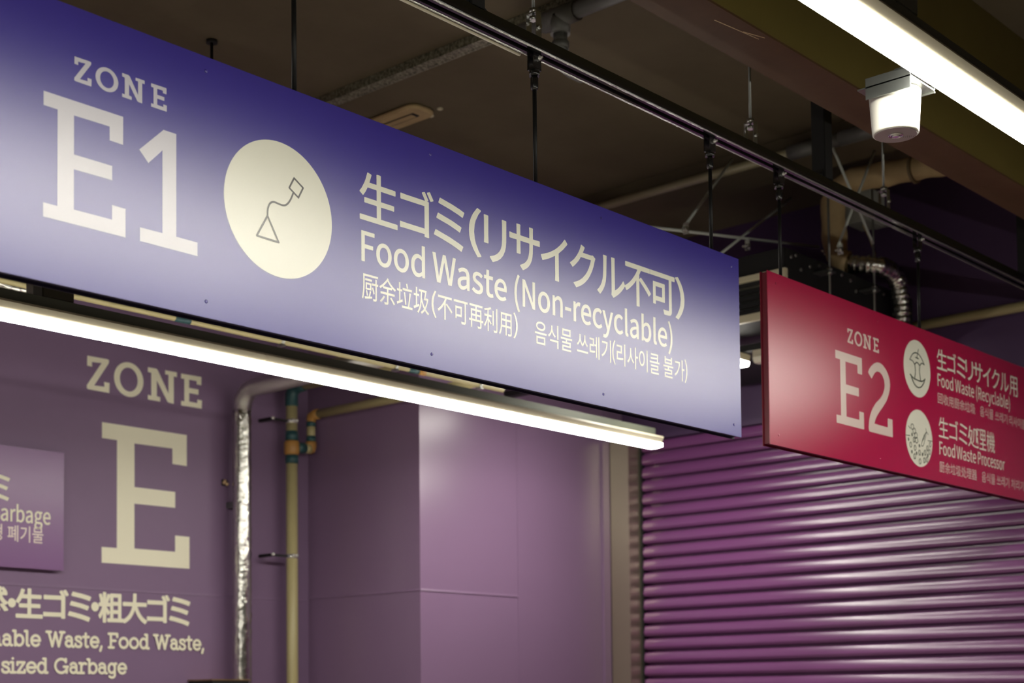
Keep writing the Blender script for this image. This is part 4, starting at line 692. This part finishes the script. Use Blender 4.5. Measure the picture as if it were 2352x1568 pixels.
MB().box(6.46, 6.62, 3.46, 3.58, 3.77, 3.93, .004).build('box', m_box, t); MB().box(6.465, 6.615, 3.452, 3.46, 3.775, 3.925, .002).build('lid', m_box, t)
MB().tube([(6.52, 3.52, 3.77), (6.56, 3.51, 3.72), (6.60, 3.50, 3.64), (6.56, 3.50, 3.57)], .004, 8).build('cable', m_tan, t)
MB().box(6.62, 6.72, 3.48, 3.56, 3.80, 3.84, .003).build('gland', m_box, t)
t = thing('wall_pipe', 'beige pipe running along the wall above the shutter', 'pipe', (6.93, 3.3, 3.32))
for y0, y1 in ((-1, 4.185), (4.245, 5.3)): MB().tube([(6.935, y0, 3.345), (6.935, y1, 3.345)], .024, 16).build('pipe', m_beige, t)
MB().tube([(6.935, 4.175, 3.345), (6.935, 4.255, 3.345)], .030, 16).build('coupling', m_blackm, t)
for y in (.6, 2.2, 4.9): MB().box(6.93, XR, y-.012, y+.012, 3.335, 3.355).build('bracket', m_dzinc, t)

# ---------------------------------------------------------------- pipework at the back wall
yq = 6.09
t = thing('foil_pipe', 'silver foil-wrapped pipe running up the back wall beside the big E', 'pipe', (4.822, yq, 0))
pts = [(4.822, yq, .02), (4.822, yq, 2.98), (4.822, yq-.01, 3.04), (4.822, yq-.05, 3.08), (4.822, yq-.10, 3.095), (4.822, 4.9, 3.10)]
mb = MB(); fine = [(4.822, yq, .02+i*.0206) for i in range(145)]
mb.tube(fine, [.046]*len(fine), 30)
for v in mb.bm.verts:
    d = Vector((v.co.x-4.822, v.co.y-yq, 0))
    if d.length > .01: v.co += d.normalized()*(random.random()-.5)*.0060*(.35+.65*math.sin(v.co.z*9)**2)
mb.build('riser', m_foil, t)
fine = pts[1:]; MB().tube(fine, .046, 24).build('elbow', m_foild, t)
mb = MB(); mb.box(4.80, 4.85, yq+.04, YW-.002, 2.50, 2.53); mb.build('bracket', m_dzinc, t)
t = thing('wall_bolt', 'small brass anchor bolts on the back wall left of the foil pipe', 'bolt', (4.785, YW, 2.62))
MB().box(4.768, 4.803, YW-.010, YW-.002, 2.614, 2.645, .002).build('plate', m_blackm, t)
for x, z in ((4.776, 2.628), (4.782, 2.636), (4.795, 2.622)): MB().tube([(x, YW-.010, z), (x, YW-.016, z), (x, YW-.022, z)], [.009, .009, .004], 12).build('bolt', mat('brass', (.85, .62, .36), .3, .7), t)
t = thing('beige_riser_pipe', 'beige pipe with teal tape and an orange tee beside the foil pipe', 'pipe', (5.147, yq, 0))
px = 5.147
MB().tube([(px, yq, .02), (px, yq, 3.10)], .030, 20).build('riser', m_beige, t)
MB().tube([(px, yq, 3.06), (px, yq, 3.12), (px+.004, yq-.02, 3.148), (px+.006, yq-.06, 3.158), (px+.006, yq-.10, 3.16)], .034, 18).build('elbow', m_teal, t)
MB().tube([(px+.006, yq-.09, 3.16), (px+.006, 4.78, 3.16)], .030, 18).build('run', m_beige, t)
for z0, z1 in ((2.875, 2.925), (2.755, 2.80), (3.055, 3.085)): MB().tube([(px, yq, z0), (px, yq, z1)], .0335, 20).build('tape', m_teal, t)
MB().tube([(px, yq, 2.80), (px, yq, 2.812), (px, yq, 2.863), (px, yq, 2.875)], [.034, .040, .040, .034], 20).build('tee', m_orange, t)
MB().tube([(px+.03, yq, 2.843), (px+.085, yq, 2.846)], .028, 16).build('tape', m_teal, t)
MB().tube([(px+.085, yq, 2.846), (px+.125, yq, 2.848)], .026, 16).build('branch', m_beige, t)
MB().tube([(px+.118, yq, 2.848), (px+.128, yq, 2.852), (px+.132, yq, 2.862), (px+.132, yq, 2.885)], .030, 16).build('elbow', m_orange, t)
MB().tube([(px+.132, yq, 2.88), (px+.132, yq, 3.00)], .023, 16).build('branch', m_beige, t)
for z0, z1 in ((2.885, 2.915), (2.965, 2.99)): MB().tube([(px+.132, yq, z0), (px+.132, yq, z1)], .0255, 16).build('tape', m_teal, t)
MB().tube([(px+.132, yq, 2.995), (px+.132, yq-.006, 3.018), (px+.132, yq-.03, 3.026), (px+.132, yq-.06, 3.027)], .0265, 16).build('elbow', m_orange, t)
MB().tube([(px+.132, yq-.06, 3.027), (px+.132, 4.79, 3.027)], .023, 16).build('branch', m_beige, t)
for z in (2.975, 2.272):
    cl = MB().tube([(px, yq, z-.010), (px, yq, z+.010)], .0325, 20).build('pipe_clamp', m_spark, t)
    MB().box(px-.135, px-.03, yq-.005, yq+.005, z-.006, z+.006).build('arm', m_blackm, cl)
    MB().box(px-.14, px-.125, yq-.005, YW-.002, z-.008, z+.008).build('anchor', m_blackm, cl)
    for dx, dy in ((-.132, -.007), (-.02, -.036), (.002, -.036)): MB().lathe((px+dx, yq+dy, z-.006), [(.003, 0), (.009, .004), (.011, .009), (.009, .014), (.003, .018)], 14).build('bolt', m_spark, cl)
t = thing('beige_ceiling_pipe', 'long beige pipe with teal tape seen just under the blue sign', 'pipe', (3.8, 4.75, 2.955))
MB().tube([(1.5, 4.75, 2.972), (5.30, 4.75, 2.972)], .0125, 14).build('pipe', m_beige, t)
for x0, x1 in ((3.44, 3.51), (4.68, 4.74)): MB().tube([(x0, 4.75, 2.972), (x1, 4.75, 2.972)], .0140, 14).build('tape', m_teal, t)
MB().tube([(4.74, 4.75, 2.972), (4.78, 4.75, 2.972)], .0150, 14).build('joint', m_orange, t)
for x in (3.962, 4.60, 5.14):
    mb = MB(); mb.tube([(x-.008, 4.75, 2.972), (x+.008, 4.75, 2.972)], .0150, 14); mb.box(x-.010, x+.010, 4.735, 4.765, 2.950, 2.958); mb.build('pipe_clamp', m_zinc, t)
t = thing('suspension_box', 'grey hanger bracket and dark box on the batten channel at left', 'bracket', (2.78, 4.535, 2.8725))
MB().box(2.703, 2.735, 4.512, 4.558, 2.8725, 2.985, .001).build('bracket', m_dzinc, t)
MB().box(2.739, 2.859, 4.514, 4.556, 2.8727, 2.921, .003).build('box', mat('dark_brown_box', (.05, .045, .03), .4), t)
t = thing('foil_hose', 'short silver foil hose seen above the batten channel at the left edge', 'duct', (2.4, 5.2, 3.07))
fine = [(1.2+i*.012, 5.2, 3.092+.003*math.sin(i*.4)) for i in range(161)]
MB().tube(fine, [.020+.004*math.sin(i*2.1) for i in range(161)], 16).build('hose', m_foil, t)
for x in (1.5, 2.9): MB().cyl((x, 5.2, 3.10), (x, 5.2, CEIL), .004, k=8).build('rod', m_dzinc, t)
t = thing('wall_box', 'dark box with a brass-edged lid at the bottom, left of the foil pipe', 'box', (4.70, 6.10, 1.40))
MB().box(4.565, 4.795, 6.00, YW-.003, 1.30, 1.625, .004).build('body', m_blackm, t); MB().box(4.560, 4.800, 5.995, YW-.003, 1.625, 1.632, .001).build('lid', mat('brass_lid', (.35, .25, .12), .35, .8), t)
# dim steel above the right batten
t = thing('upper_rail', 'dim black rail at the top right corner above the batten', 'rail', (3.0, 1.2, 2.77))
MB().box(-2, XR-.06, 1.185, 1.215, 3.075, 3.115, .002).build('rail', m_blackm, t)
for x in (1.0, 5.0): MB().box(x-.02, x+.02, 1.18, 1.22, 3.11, CEIL).build('post', m_blackm, t)
t = thing('batten_post', 'grey-green steel post above the batten channel at top right', 'post', (3.18, 1.61, 3.075))
MB().box(3.12, 3.22, 1.585, 1.635, 3.076, CEIL, .003).build('post', m_chan, t)
